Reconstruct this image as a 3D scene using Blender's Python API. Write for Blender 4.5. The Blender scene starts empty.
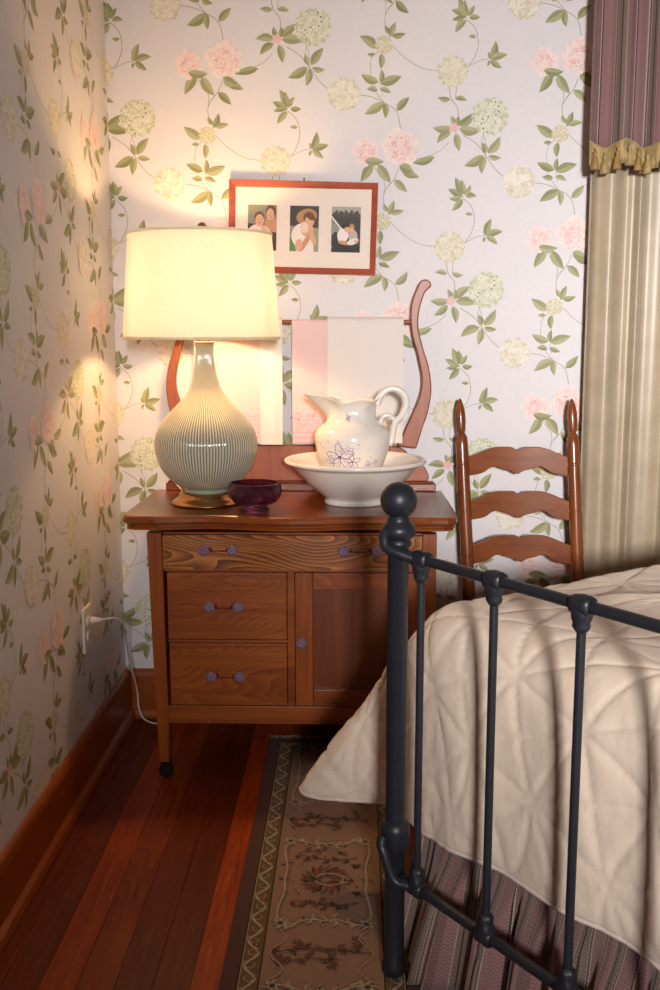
import bpy, math, random
from mathutils import Vector, Matrix
SC=bpy.context.scene; COL=SC.collection
pi=math.pi
def sin(a): return math.sin(a)
def cos(a): return math.cos(a)
def lerp(a,b,t): return a+(b-a)*t
def clamp(x,a=0.,b=1.): return max(a,min(b,x))
def smooth(x): x=clamp(x); return x*x*(3-2*x)
def srgb(h):
    if isinstance(h,str):
        h=h.lstrip('#'); h=[int(h[i:i+2],16)/255 for i in (0,2,4)]
    return tuple((c/12.92 if c<=.04045 else ((c+.055)/1.055)**2.4) for c in h)

# ------------------------------------------------------------ materials
def newmat(name):
    m=bpy.data.materials.new(name); m.use_nodes=True
    nt=m.node_tree; b=nt.nodes['Principled BSDF']
    return m,nt,b
def setin(b,**k):
    for n,v in k.items():
        n=n.replace('_',' ')
        if n in b.inputs: b.inputs[n].default_value=v
def N(nt,t,**k):
    n=nt.nodes.new(t)
    for a,v in k.items(): setattr(n,a,v)
    return n
def ramp(nt,stops,interp='LINEAR'):
    r=nt.nodes.new('ShaderNodeValToRGB'); r.color_ramp.interpolation=interp
    e=r.color_ramp.elements
    while len(e)>1: e.remove(e[-1])
    e[0].position=stops[0][0]; e[0].color=(*stops[0][1],1)
    for p,c in stops[1:]:
        x=e.new(p); x.color=(*c,1)
    return r
def plain(name,c,rough=.5,metal=0.,bump=0.,bscale=200,var=0.,sheen=0.,spec=.5,coat=0.):
    m,nt,b=newmat(name); L=nt.links
    setin(b,Base_Color=(*c,1),Roughness=rough,Metallic=metal,Sheen_Weight=sheen,Specular_IOR_Level=spec,Coat_Weight=coat)
    tc=N(nt,'ShaderNodeTexCoord'); n=N(nt,'ShaderNodeTexNoise'); n.inputs['Scale'].default_value=bscale; n.inputs['Detail'].default_value=4
    L.new(tc.outputs['Object'],n.inputs['Vector'])
    if bump>0:
        bp=N(nt,'ShaderNodeBump'); bp.inputs['Strength'].default_value=bump; bp.inputs['Distance'].default_value=.002
        L.new(n.outputs['Fac'],bp.inputs['Height']); L.new(bp.outputs['Normal'],b.inputs['Normal'])
    r=ramp(nt,[(.3,tuple(x*(1-var) for x in c)),(.7,tuple(min(1,x*(1+var)) for x in c))])
    n2=N(nt,'ShaderNodeTexNoise'); n2.inputs['Scale'].default_value=bscale*.1
    L.new(tc.outputs['Object'],n2.inputs['Vector']); L.new(n2.outputs['Fac'],r.inputs['Fac']); L.new(r.outputs['Color'],b.inputs['Base Color'])
    return m
def attrmat(name,rough=.5,spec=.5,bump=0,bscale=300,var=.0,sheen=0.):
    m,nt,b=newmat(name); L=nt.links
    a=N(nt,'ShaderNodeAttribute'); a.attribute_name='Col'
    setin(b,Roughness=rough,Specular_IOR_Level=spec,Sheen_Weight=sheen)
    tc=N(nt,'ShaderNodeTexCoord'); n=N(nt,'ShaderNodeTexNoise'); n.inputs['Scale'].default_value=bscale; n.inputs['Detail'].default_value=5
    L.new(tc.outputs['Object'],n.inputs['Vector'])
    r=ramp(nt,[(.3,(1-var,)*3),(.7,(1,1,1))]); L.new(n.outputs['Fac'],r.inputs['Fac'])
    mx=N(nt,'ShaderNodeMix',data_type='RGBA',blend_type='MULTIPLY'); mx.inputs[0].default_value=1
    L.new(a.outputs['Color'],mx.inputs[6]); L.new(r.outputs['Color'],mx.inputs[7]); L.new(mx.outputs[2],b.inputs['Base Color'])
    if bump>0:
        bp=N(nt,'ShaderNodeBump'); bp.inputs['Strength'].default_value=bump; bp.inputs['Distance'].default_value=.002
        L.new(n.outputs['Fac'],bp.inputs['Height']); L.new(bp.outputs['Normal'],b.inputs['Normal'])
    return m
def wood(name,dark,mid,light,axis='x',grain=1.,rings=0.,rough=.35,offs=(0,0,0),useattr=False,coat=.08,gs=60):
    """fine grain runs along axis; rings adds flame figure"""
    m,nt,b=newmat(name); L=nt.links
    setin(b,Roughness=rough,Coat_Weight=coat,Coat_Roughness=.25)
    tc=N(nt,'ShaderNodeTexCoord')
    mp=N(nt,'ShaderNodeMapping'); s={'x':(.045,1,1),'y':(1,.045,1),'z':(1,1,.045)}[axis]
    mp.inputs['Scale'].default_value=s; mp.inputs['Location'].default_value=offs
    L.new(tc.outputs['Object'],mp.inputs['Vector'])
    n=N(nt,'ShaderNodeTexNoise'); n.inputs['Scale'].default_value=gs; n.inputs['Detail'].default_value=6; n.inputs['Roughness'].default_value=.65
    L.new(mp.outputs['Vector'],n.inputs['Vector'])
    big=N(nt,'ShaderNodeTexNoise'); big.inputs['Scale'].default_value=5; big.inputs['Detail'].default_value=2
    mp2=N(nt,'ShaderNodeMapping'); mp2.inputs['Scale'].default_value=tuple(.3 if q<1 else 1 for q in s)
    L.new(tc.outputs['Object'],mp2.inputs['Vector']); L.new(mp2.outputs['Vector'],big.inputs['Vector'])
    fac=N(nt,'ShaderNodeMix'); fac.inputs[0].default_value=.45
    L.new(n.outputs['Fac'],fac.inputs[2]); L.new(big.outputs['Fac'],fac.inputs[3])
    out=fac.outputs[0]
    if rings>0:
        # height field of nested loops: z-noise distorted bands
        mp3=N(nt,'ShaderNodeMapping'); mp3.inputs['Scale'].default_value={'x':(.22,1,1),'y':(1,.1,1),'z':(1,1,.22)}[axis]
        mp3.inputs['Location'].default_value=offs
        L.new(tc.outputs['Object'],mp3.inputs['Vector'])
        nn=N(nt,'ShaderNodeTexNoise'); nn.inputs['Scale'].default_value=8; nn.inputs['Detail'].default_value=1.6; nn.inputs['Roughness'].default_value=.35
        L.new(mp3.outputs['Vector'],nn.inputs['Vector'])
        ml=N(nt,'ShaderNodeMath',operation='MULTIPLY'); ml.inputs[1].default_value=34
        L.new(nn.outputs['Fac'],ml.inputs[0])
        fr=N(nt,'ShaderNodeMath',operation='FRACT'); L.new(ml.outputs[0],fr.inputs[0])
        fx=N(nt,'ShaderNodeMix'); fx.inputs[0].default_value=rings
        L.new(out,fx.inputs[2]); L.new(fr.outputs[0],fx.inputs[3]); out=fx.outputs[0]
    r=ramp(nt,[(.28,dark),(.5,mid),(.75,light)]); L.new(out,r.inputs['Fac'])
    src=r.outputs['Color']
    if useattr:
        a=N(nt,'ShaderNodeAttribute'); a.attribute_name='Col'
        mx=N(nt,'ShaderNodeMix',data_type='RGBA',blend_type='MULTIPLY'); mx.inputs[0].default_value=1
        L.new(src,mx.inputs[6]); L.new(a.outputs['Color'],mx.inputs[7]); src=mx.outputs[2]
    L.new(src,b.inputs['Base Color'])
    bp=N(nt,'ShaderNodeBump'); bp.inputs['Strength'].default_value=.15; bp.inputs['Distance'].default_value=.001
    L.new(n.outputs['Fac'],bp.inputs['Height']); L.new(bp.outputs['Normal'],b.inputs['Normal'])
    return m

# ------------------------------------------------------------ mesh builder
class MB:
    def __init__(s): s.v=[]; s.f=[]; s.c=[]; s.uv=[]; s.cur=(1,1,1)
    def add(s,vs,fs,col=None,uvs=None):
        o=len(s.v); s.v+= [tuple(p) for p in vs]
        for i,f in enumerate(fs):
            s.f.append([o+j for j in f]); s.c.append(col or s.cur)
            s.uv.append([uvs[j] for j in f] if uvs else None)
    def box(s,x0,x1,y0,y1,z0,z1,col=None):
        s.add([(x0,y0,z0),(x1,y0,z0),(x1,y1,z0),(x0,y1,z0),(x0,y0,z1),(x1,y0,z1),(x1,y1,z1),(x0,y1,z1)],
          [(0,3,2,1),(4,5,6,7),(0,1,5,4),(1,2,6,5),(2,3,7,6),(3,0,4,7)],col)
    def grid(s,P,closeu=False,closev=False,col=None,uv=None,flip=False):
        nu=len(P); nv=len(P[0]); vs=[p for r in P for p in r]; fs=[]
        for i in range(nu if closeu else nu-1):
            for j in range(nv if closev else nv-1):
                a=i*nv+j; b=((i+1)%nu)*nv+j; c=((i+1)%nu)*nv+(j+1)%nv; d=i*nv+(j+1)%nv
                fs.append((a,d,c,b) if flip else (a,b,c,d))
        s.add(vs,fs,col,[q for r in uv for q in r] if uv else None)
    def lathe(s,prof,cx=0,cy=0,cz=0,n=48,col=None,a0=0):
        P=[]
        for k in range(n):
            a=a0+2*pi*k/n; P.append([(cx+r*cos(a),cy+r*sin(a),cz+z) for r,z in prof])
        s.grid(P,closeu=True,col=col)
    def lathe_axis(s,prof,p0,axis,n=24,col=None):
        ax=Vector(axis).normalized(); q=ax.to_track_quat('Z','Y'); P=[]
        for k in range(n):
            a=2*pi*k/n; P.append([tuple(Vector(p0)+q@Vector((r*cos(a),r*sin(a),z))) for r,z in prof])
        s.grid(P,closeu=True,col=col)
    def tube(s,pts,rad,n=12,caps=True,col=None,sub=0,flat=1.):
        pts=[Vector(p) for p in pts]
        if sub: pts,rad=smoothpath(pts,rad,sub)
        if not isinstance(rad,(list,tuple)): rad=[rad]*len(pts)
        P=[]; up=None
        for i,p in enumerate(pts):
            t=(pts[min(i+1,len(pts)-1)]-pts[max(i-1,0)]).normalized()
            if up is None:
                up=Vector((0,0,1)) if abs(t.z)<.9 else Vector((1,0,0))
            a=t.cross(up).normalized(); up=a.cross(t).normalized()
            P.append([tuple(p+(a*cos(2*pi*k/n)+up*sin(2*pi*k/n)*flat)*rad[i]) for k in range(n)])
        o=len(s.v); s.grid(P,closev=True,col=col)
        if caps:
            s.f.append([o+k for k in range(n)][::-1]); s.c.append(col or s.cur); s.uv.append(None)
            b=o+(len(P)-1)*n; s.f.append([b+k for k in range(n)]); s.c.append(col or s.cur); s.uv.append(None)
    def prism_xz(s,poly,y0,y1,col=None):
        n=len(poly); vs=[(x,y0,z) for x,z in poly]+[(x,y1,z) for x,z in poly]
        fs=[list(range(n)),list(range(2*n-1,n-1,-1))]+[(i,n+i,n+(i+1)%n,(i+1)%n) for i in range(n)]
        s.add(vs,fs,col)
    def prism_xy(s,poly,z0,z1,col=None):
        n=len(poly); vs=[(x,y,z0) for x,y in poly]+[(x,y,z1) for x,y in poly]
        fs=[list(range(n))[::-1],list(range(n,2*n))]+[(i,(i+1)%n,n+(i+1)%n,n+i) for i in range(n)]
        s.add(vs,fs,col)
    def sphere(s,c,r,n=20,m=12,sc=(1,1,1),col=None):
        P=[]
        for k in range(n):
            a=2*pi*k/n; P.append([(c[0]+sc[0]*r*sin(pi*j/m)*cos(a),c[1]+sc[1]*r*sin(pi*j/m)*sin(a),c[2]-sc[2]*r*cos(pi*j/m)) for j in range(m+1)])
        s.grid(P,closeu=True,col=col)
    def build(s,name,mat,parent=None,smoothing=False,bevel=0,xf=None,recalc=True,weld=True,solid=0,angle=None):
        me=bpy.data.meshes.new(name)
        vs=s.v if xf is None else [tuple(xf@Vector(p)) for p in s.v]
        me.from_pydata(vs,[],s.f)
        ca=me.color_attributes.new('Col','FLOAT_COLOR','CORNER'); k=0; dat=[]
        for f,c in zip(s.f,s.c):
            for _ in f: dat+= [c[0],c[1],c[2],1]
        ca.data.foreach_set('color',dat)
        if any(u for u in s.uv):
            ul=me.uv_layers.new(name='UVMap'); d=[]
            for f,u in zip(s.f,s.uv):
                for q in (u or [(0,0)]*len(f)): d+=[q[0],q[1]]
            ul.data.foreach_set('uv',d)
        if weld or recalc:
            import bmesh
            bm=bmesh.new(); bm.from_mesh(me)
            if weld: bmesh.ops.remove_doubles(bm,verts=bm.verts,dist=1e-6)
            if recalc: bmesh.ops.recalc_face_normals(bm,faces=bm.faces)
            bm.to_mesh(me); bm.free()
        if smoothing:
            for p in me.polygons: p.use_smooth=True
        me.materials.append(mat)
        o=bpy.data.objects.new(name,me); COL.objects.link(o)
        if smoothing and angle: 
            try: me.set_sharp_from_angle(angle=math.radians(angle))
            except Exception: pass
        if bevel:
            b=o.modifiers.new('Bevel','BEVEL'); b.width=bevel; b.segments=2; b.limit_method='ANGLE'; b.angle_limit=math.radians(40)
            b.harden_normals=False
        if solid:
            b=o.modifiers.new('Solid','SOLIDIFY'); b.thickness=solid; b.offset=0
        if parent: setpar(o,parent)
        return o
def setpar(o,p):
    o.parent=p
    m=Matrix.Identity(4); q=p
    while q: m=q.matrix_basis@Matrix.Identity(4) if q.parent is None else m; q=q.parent
    o.matrix_parent_inverse=m.inverted() if p.parent is None else Matrix.Identity(4)
def smoothpath(pts,rad,sub):
    r=rad if isinstance(rad,(list,tuple)) else [rad]*len(pts)
    P=[];R=[]; n=len(pts)
    for i in range(n-1):
        p0=pts[max(i-1,0)];p1=pts[i];p2=pts[i+1];p3=pts[min(i+2,n-1)]
        for k in range(sub):
            t=k/sub
            P.append(.5*((2*p1)+(p2-p0)*t+(2*p0-5*p1+4*p2-p3)*t*t+(3*p1-p0-3*p2+p3)*t**3)); R.append(lerp(r[i],r[i+1],t))
    P.append(pts[-1]);R.append(r[-1]); return P,R
def cat2(pts,sub=6):
    P,_=smoothpath([Vector((p[0],p[1],0)) for p in pts],0,sub); return [(p.x,p.y) for p in P]
def empty(name,loc,label=None,cat=None,group=None):
    o=bpy.data.objects.new(name,None); o.empty_display_size=.1; COL.objects.link(o); o.location=loc
    tag(o,label,cat,group); return o
def tag(o,label=None,cat=None,group=None,kind=None):
    if label: o['label']=label
    if cat: o['category']=cat
    if group: o['group']=group
    if kind: o['kind']=kind
    return o

# ------------------------------------------------------------ flat pattern painter (thin printed / woven figures)
class Paint:
    def __init__(s,mb,fn,rect): s.mb=mb; s.fn=fn; s.r=rect; s.h=0
    def clip(s,poly):
        x0,y0,x1,y1=s.r
        for ax,val,sg in ((0,x0,1),(0,x1,-1),(1,y0,1),(1,y1,-1)):
            out=[]; n=len(poly)
            for i in range(n):
                a=poly[i-1]; b=poly[i]; ia=sg*(a[ax]-val)>=0; ib=sg*(b[ax]-val)>=0
                if ia!=ib:
                    t=(val-a[ax])/(b[ax]-a[ax]); out.append((a[0]+(b[0]-a[0])*t,a[1]+(b[1]-a[1])*t))
                if ib: out.append(b)
            poly=out
            if len(poly)<3: return None
        return poly
    def poly(s,pts,col,h=None):
        p=s.clip([tuple(q) for q in pts])
        if not p: return
        if h is None: s.h+=1.2e-6; h=s.h
        s.mb.add([s.fn(a,b,h) for a,b in p],[list(range(len(p)))],col)
    def ribbon(s,pts,w,col,sub=5,h=None,taper=False):
        if sub: pts=cat2(pts,sub)
        if h is None: s.h+=1.2e-6; h=s.h
        n=len(pts); L=[];R=[]
        for i in range(n):
            a=pts[max(i-1,0)]; b=pts[min(i+1,n-1)]; dx=b[0]-a[0]; dy=b[1]-a[1]; l=math.hypot(dx,dy) or 1
            ww=w*(1-.7*i/n) if taper else w
            L.append((pts[i][0]-dy/l*ww/2,pts[i][1]+dx/l*ww/2)); R.append((pts[i][0]+dy/l*ww/2,pts[i][1]-dx/l*ww/2))
        for i in range(n-1): s.poly([L[i],L[i+1],R[i+1],R[i]],col,h)
    def ellipse(s,cx,cy,rx,ry,col,rot=0,n=12,h=None,wob=0):
        P=[]
        for k in range(n):
            a=2*pi*k/n; q=1+wob*sin(3*a+cx*50)
            x=rx*q*cos(a); y=ry*q*sin(a); P.append((cx+x*cos(rot)-y*sin(rot),cy+x*sin(rot)+y*cos(rot)))
        s.poly(P,col,h)
    def leaf(s,b,t,w,c1,c2,bend=.12):
        dx=t[0]-b[0]; dy=t[1]-b[1]; L=math.hypot(dx,dy); nx,ny=-dy/L,dx/L
        spine=[];A=[];B=[]
        for k in range(7):
            u=k/6; c=bend*L*sin(pi*u); x=b[0]+dx*u+nx*c; y=b[1]+dy*u+ny*c
            ww=w*L*.5*(sin(pi*u**.8)**.9 if 0<u<1 else 0)
            spine.append((x,y)); A.append((x+nx*ww,y+ny*ww)); B.append((x-nx*ww,y-ny*ww))
        s.h+=1.2e-6; h=s.h
        for k in range(6):
            s.poly([spine[k],spine[k+1],A[k+1],A[k]] if k else [spine[0],spine[1],A[1]],c1,h)
            s.poly([spine[k],B[k],B[k+1],spine[k+1]] if k else [spine[0],B[1],spine[1]],c2,h)

def mixc(a,b,t): return tuple(lerp(x,y,t) for x,y in zip(a,b))
GR1=srgb('#a2a277'); GR2=srgb('#888b5c'); GR3=srgb('#b9b78e'); STEM=srgb('#93896a')
CREAM=srgb('#e2d9c0'); CREAM2=srgb('#cbc2a4'); CREAM3=srgb('#f0ebe0')
HG1=srgb('#dadcc4'); HG2=srgb('#bcc3a0'); HGD=srgb('#868c72')
PK1=srgb('#eec8c4'); PK2=srgb('#e2a0a2'); PK3=srgb('#f6e8e4')
def wallpaper_tile(pt,gx,gz,sx,sz,rng):
    """flowering vine motif; zoom-pixel offsets from the green hydrangea"""
    kx=sx/487.; kz=sz/476.
    def T(p): return (gx+(p[0]-355)*kx, gz-(p[1]-320)*kz)
    def stem(l,w=.0017): pt.ribbon([T(p) for p in l],w,mixc(STEM,GR1,rng.random()*.5),4)
    def leaf(a,b,w=.42):
        c=rng.random(); g1=mixc(GR1,GR3,c*.8); g2=mixc(GR2,GR1,c*.8)
        if rng.random()<.5: g1,g2=g2,g1
        pt.leaf(T(a),T(b),w,g1,g2,rng.uniform(-.12,.12))
    def ball(c,r,a,b,c3,n=46,dark=None):
        cx,cz=T(c); R=r*(kx+kz)/2; ex=kx/((kx+kz)/2)
        for i in range(14):
            t=2*pi*i/14; q=R*.88
            pt.ellipse(cx+q*cos(t)*ex,cz+q*sin(t),R*.17,R*.13,mixc(a,b,rng.random()),t,8)
        pt.ellipse(cx,cz,R*.95*ex,R*.95,mixc(a,b,.75),0,18)
        for i in range(n):
            rr=R*.88*math.sqrt((i+.5)/n); t=i*2.39996+c[0]
            x=cx+rr*cos(t)*ex; z=cz+rr*sin(t); f=R*rng.uniform(.15,.21)
            rot=rng.uniform(0,pi)
            base=mixc(a,b,rng.random()**1.3)
            for k in range(4):
                th=rot+k*pi/2; px,pz=x+f*.55*cos(th)*ex,z+f*.55*sin(th)
                pt.ellipse(px,pz,f*.58,f*.42,mixc(base,c3,rng.random()*.8),th,7)
            if dark and i%4==0: pt.ellipse(x,z,f*.3,f*.3,dark,0,6)
            else: pt.ellipse(x,z,f*.14,f*.14,mixc(b,a,.2),0,5)
    def peony(c,r):
        cx,cz=T(c); R=r*(kx+kz)/2; ex=kx/((kx+kz)/2)
        for k in range(64):
            f=k/63; q=(1-f)**.8*.88; t=k*2.39996+c[0]*.1+rng.uniform(-.3,.3); d=R*q
            sz_=lerp(.30,.15,f)*rng.uniform(.8,1.15)
            heart=math.exp(-((q-.32)/.30)**2)
            col=mixc(mixc(PK3,PK1,rng.uniform(.1,.75)),PK2,clamp(heart*rng.uniform(-.15,.95)))
            x=cx+d*cos(t)*ex; z=cz+d*sin(t); ro=t+pi/2+rng.uniform(-.6,.6)
            pt.ellipse(x,z,R*sz_,R*sz_*.68,col,ro,9,wob=.16)
            pt.ellipse(x+R*sz_*.38*cos(t),z+R*sz_*.38*sin(t),R*sz_*.72,R*sz_*.22,mixc(col,PK3,.8),ro,8,wob=.15)
    # stems
    stem([(285,65),(310,90),(318,130),(308,165),(290,190)]); stem([(295,187),(325,172),(352,168)],.0014)
    stem([(240,225),(246,270),(266,300),(264,345)]); stem([(262,235),(259,272)],.0014)
    stem([(282,370),(320,395),(345,425),(370,460),(397,484)]); stem([(335,365),(345,395),(345,425)],.0014)
    stem([(340,360),(332,400),(345,425)],.0012)
    stem([(485,500),(515,505),(550,520),(585,545),(597,595),(596,610)])
    stem([(550,520),(520,480),(512,430),(520,395),(545,383)],.0014)
    stem([(572,370),(610,405),(655,430),(705,437)],.0014)
    stem([(555,330),(552,290),(580,250),(592,222)]); stem([(552,290),(552,255),(530,225),(520,205)],.0014)
    stem([(244,388),(218,413),(175,430),(150,434)],.0014); stem([(570,262),(556,275)],.001); stem([(540,470),(545,500)],.001)
    for a,b in [((250,352),(198,350)),((248,362),(210,392)),((262,365),(272,414)),((268,345),(312,310)),((270,352),(332,357)),((258,345),(247,318)),((266,345),(268,318)),
        ((245,275),(210,270)),((258,272),(290,278)),((285,62),(243,40)),((282,58),(262,8)),((288,56),(280,14)),((292,60),(322,60)),((288,56),(306,28)),((284,66),(255,100)),((280,60),(246,66)),((290,52),(300,44)),
        ((312,110),(291,108)),((350,168),(345,150)),((352,168),(365,121)),((353,168),(398,157)),((352,170),(384,193)),((350,172),(344,188)),
        ((340,425),(286,453)),((345,428),(336,476)),((350,420),(384,374)),((352,427),(388,432)),((345,420),(334,390)),
        ((550,520),(497,551)),((552,520),(555,563)),((585,542),(620,506)),((540,470),(598,450)),((535,466),(487,445)),((540,468),(543,432)),((538,483),(570,495)),((533,488),(502,484)),
        ((532,378),(482,344)),((542,390),(541,432)),((565,348),(581,308)),((570,345),(608,338)),((563,340),(550,318)),((525,392),(503,392)),
        ((534,210),(571,262)),((520,205),(487,258)),((580,252),(616,286)),((600,220),(650,246))]:
        w=.42 if math.hypot(a[0]-b[0],a[1]-b[1])>32 else .5
        leaf(a,b,w)
    leaf((205,428),(138,442),.3)
    # blooms
    ball((250,200),42,CREAM,CREAM2,CREAM3,40)
    ball((355,320),50,HG1,HG2,CREAM3,34,HGD)
    ball((440,498),44,CREAM3,CREAM2,CREAM3,44)
    ball((548,368),24,CREAM,CREAM2,CREAM3,14)
    cx,cz=T((256,350)); 
    for k in range(5): pt.ellipse(cx+.009*cos(k*1.26)*.6,cz+.008*sin(k*1.26)*.6,.010,.007,mixc(PK1,PK2,.5*rng.random()),k*1.26,8)
    peony((500,178),38); peony((597,165),50)
    leaf((498,200),(552,203),.42); leaf((594,214),(634,232),.6)

M={}
def materials():
    M['paper']=attrmat('floral_wallpaper',rough=.55,spec=.35,bump=.03,bscale=60,var=.035)
    M['plaster']=plain('painted_plaster',(.40,.29,.20),.7,bump=.05)
    W=(srgb('#1f0c05'),srgb('#5b2b10'),srgb('#9a5a24'))
    M['oak']=wood('oak_red_brown',*[srgb(c) for c in ('#3c1606','#7a380e','#a05820')],axis='x',rings=.0)
    M['oakv']=wood('oak_upright',*[srgb(c) for c in ('#521e06','#86400e','#a4581c')],axis='z',rings=.0)
    M['oakfig']=wood('oak_flame_figure',*[srgb(c) for c in ('#3c1806','#8a4a16','#bc7a2e')],axis='x',rings=.33,gs=90)
    M['oakfig2']=wood('oak_plain_drawer',*[srgb(c) for c in ('#4a1e08','#803c0e','#a45e20')],axis='x',rings=.14,offs=(.3,.1,.07))
    M['oakpanel']=wood('oak_door_panel',*[srgb(c) for c in ('#481c08','#66300f','#7c4016')],axis='z')
    M['oaktop']=wood('oak_polished_top',*[srgb(c) for c in ('#4e1e08','#7c3c12','#9a5822')],axis='x',rough=.3,coat=.3)
    M['oakrack']=wood('oak_rack',*[srgb(c) for c in ('#7c3c22','#96502e','#a8633a')],axis='z',rough=.42,coat=.05)
    M['chair']=wood('maple_chair',*[srgb(c) for c in ('#642e12','#854722','#9c5c30')],axis='x',rough=.3,coat=.3)
    M['chairv']=wood('maple_chair_turned',*[srgb(c) for c in ('#642e12','#854722','#9c5c30')],axis='z',rough=.25,coat=.4)
    M['base']=wood('pine_baseboard',*[srgb(c) for c in ('#74300a','#94460f','#aa5c1c')],axis='y',rough=.35)
    M['basex']=wood('pine_baseboard_across',*[srgb(c) for c in ('#74300a','#94460f','#aa5c1c')],axis='x',rough=.35)
    M['floor']=wood('heart_pine_floor',*[srgb(c) for c in ('#501602','#923406','#bc5a0c')],axis='y',rings=.10,rough=.5,useattr=True,coat=.0,gs=80)
    M['floor'].node_tree.nodes['Principled BSDF'].inputs['Specular IOR Level'].default_value=.25
    M['frame']=wood('cherry_frame',*[srgb(c) for c in ('#8a3a26','#a8503a','#b8624a')],axis='x',rough=.35)
    M['iron']=plain('blackened_iron',srgb('#2b2d35'),.40,metal=.25,bump=.12,bscale=400,var=.1)
    M['brass']=plain('aged_brass',srgb('#b58a5c'),.28,metal=1.,bump=.02,var=.08)
    M['dark']=plain('dark_caster_iron',srgb('#1a1412'),.5,metal=.4)
    M['matboard']=plain('mat_board',srgb('#f0e4da'),.85,bump=.03)
    M['photo']=attrmat('glossy_photo_print',rough=.5,spec=.15)
    M['white_plastic']=plain('white_plastic',srgb('#eee4d8'),.35)
    M['rug']=attrmat('woven_wool',rough=.95,spec=.1,bump=.6,bscale=260,var=.25,sheen=.0)
    M['fringe']=plain('cream_wool_fringe',srgb('#b3a693'),.9)
    M['towel_pink']=attrmat('pink_damask_linen',rough=.9,spec=.2,bump=.25,bscale=700,var=.03,sheen=.2)
    M['quiltm']=quilt_mat()
    M['piping']=plain('quilt_piping',srgb('#ead6cc'),.8)
    M['stripe']=stripe_mat()
    M['taffeta']=taffeta_mat()
    M['gold']=plain('gold_fringe',srgb('#a8905c'),.45,bump=.5,bscale=500,var=.25,sheen=.3)
    M['gold2']=plain('amber_tassel',srgb('#a07c4a'),.5,bump=.5,bscale=500,var=.3)
    # ironstone porcelain
    M['china']=attrmat('ironstone_glaze',rough=.16,spec=.6)
    # celadon ribbed lamp
    m,nt,b=newmat('celadon_ribbed_glaze'); L=nt.links
    a=N(nt,'ShaderNodeAttribute'); a.attribute_name='Col'; L.new(a.outputs['Color'],b.inputs['Base Color']); setin(b,Roughness=.12,Coat_Weight=.6,Coat_Roughness=.05)
    M['celadon']=m
    # lampshade
    m,nt,b=newmat('linen_lampshade'); L=nt.links; nt.nodes.remove(b)
    out=nt.nodes['Material Output']; d=N(nt,'ShaderNodeBsdfDiffuse'); t=N(nt,'ShaderNodeBsdfTranslucent'); mx=N(nt,'ShaderNodeMixShader')
    d.inputs['Color'].default_value=(.85,.78,.62,1); t.inputs['Color'].default_value=(.92,.80,.55,1); mx.inputs[0].default_value=.62
    tc=N(nt,'ShaderNodeTexCoord'); n=N(nt,'ShaderNodeTexNoise'); n.inputs['Scale'].default_value=350
    mp=N(nt,'ShaderNodeMapping'); mp.inputs['Scale'].default_value=(1,1,.15); L.new(tc.outputs['Object'],mp.inputs['Vector']); L.new(mp.outputs['Vector'],n.inputs['Vector'])
    r=ramp(nt,[(.3,(.70,.72,.78)),(.7,(.78,.80,.86))]); L.new(n.outputs['Fac'],r.inputs['Fac']); L.new(r.outputs['Color'],t.inputs['Color'])
    L.new(d.outputs[0],mx.inputs[1]); L.new(t.outputs[0],mx.inputs[2]); L.new(mx.outputs[0],out.inputs['Surface'])
    M['shade']=m
    m,nt,b=newmat('lit_bulb'); setin(b,Base_Color=(1,.9,.7,1),Emission_Color=(1,.70,.38,1),Emission_Strength=30.)
    M['bulb']=m
    m,nt,b=newmat('purple_pressed_glass'); setin(b,Base_Color=(*srgb('#a46c98'),1),Roughness=.04,Transmission_Weight=.97,IOR=1.45)
    M['purple']=m
    m,nt,b=newmat('lavender_glass_knob'); setin(b,Base_Color=(*srgb('#b89cb4'),1),Roughness=.05,Transmission_Weight=.62,IOR=1.5,Specular_IOR_Level=.8)
    M['knob']=m
    m,nt,b=newmat('picture_glass'); L=nt.links; out=nt.nodes['Material Output']
    setin(b,Base_Color=(1,1,1,1),Roughness=.05,Alpha=.02,Specular_IOR_Level=.2); M['glass']=m
def quilt_mat():
    m,nt,b=newmat('cream_quilted_cotton'); L=nt.links
    setin(b,Base_Color=(*srgb('#efdac6'),1),Roughness=.75,Sheen_Weight=.25,Specular_IOR_Level=.25)
    tc=N(nt,'ShaderNodeTexCoord'); n=N(nt,'ShaderNodeTexNoise'); n.inputs['Scale'].default_value=22; n.inputs['Detail'].default_value=3
    L.new(tc.outputs['Object'],n.inputs['Vector'])
    n2=N(nt,'ShaderNodeTexNoise'); n2.inputs['Scale'].default_value=900; L.new(tc.outputs['Object'],n2.inputs['Vector'])
    bp=N(nt,'ShaderNodeBump'); bp.inputs['Strength'].default_value=.35; bp.inputs['Distance'].default_value=.01; L.new(n.outputs['Fac'],bp.inputs['Height'])
    bp2=N(nt,'ShaderNodeBump'); bp2.inputs['Strength'].default_value=.1; bp2.inputs['Distance'].default_value=.001; L.new(n2.outputs['Fac'],bp2.inputs['Height']); L.new(bp.outputs['Normal'],bp2.inputs['Normal'])
    L.new(bp2.outputs['Normal'],b.inputs['Normal'])
    return m
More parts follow.
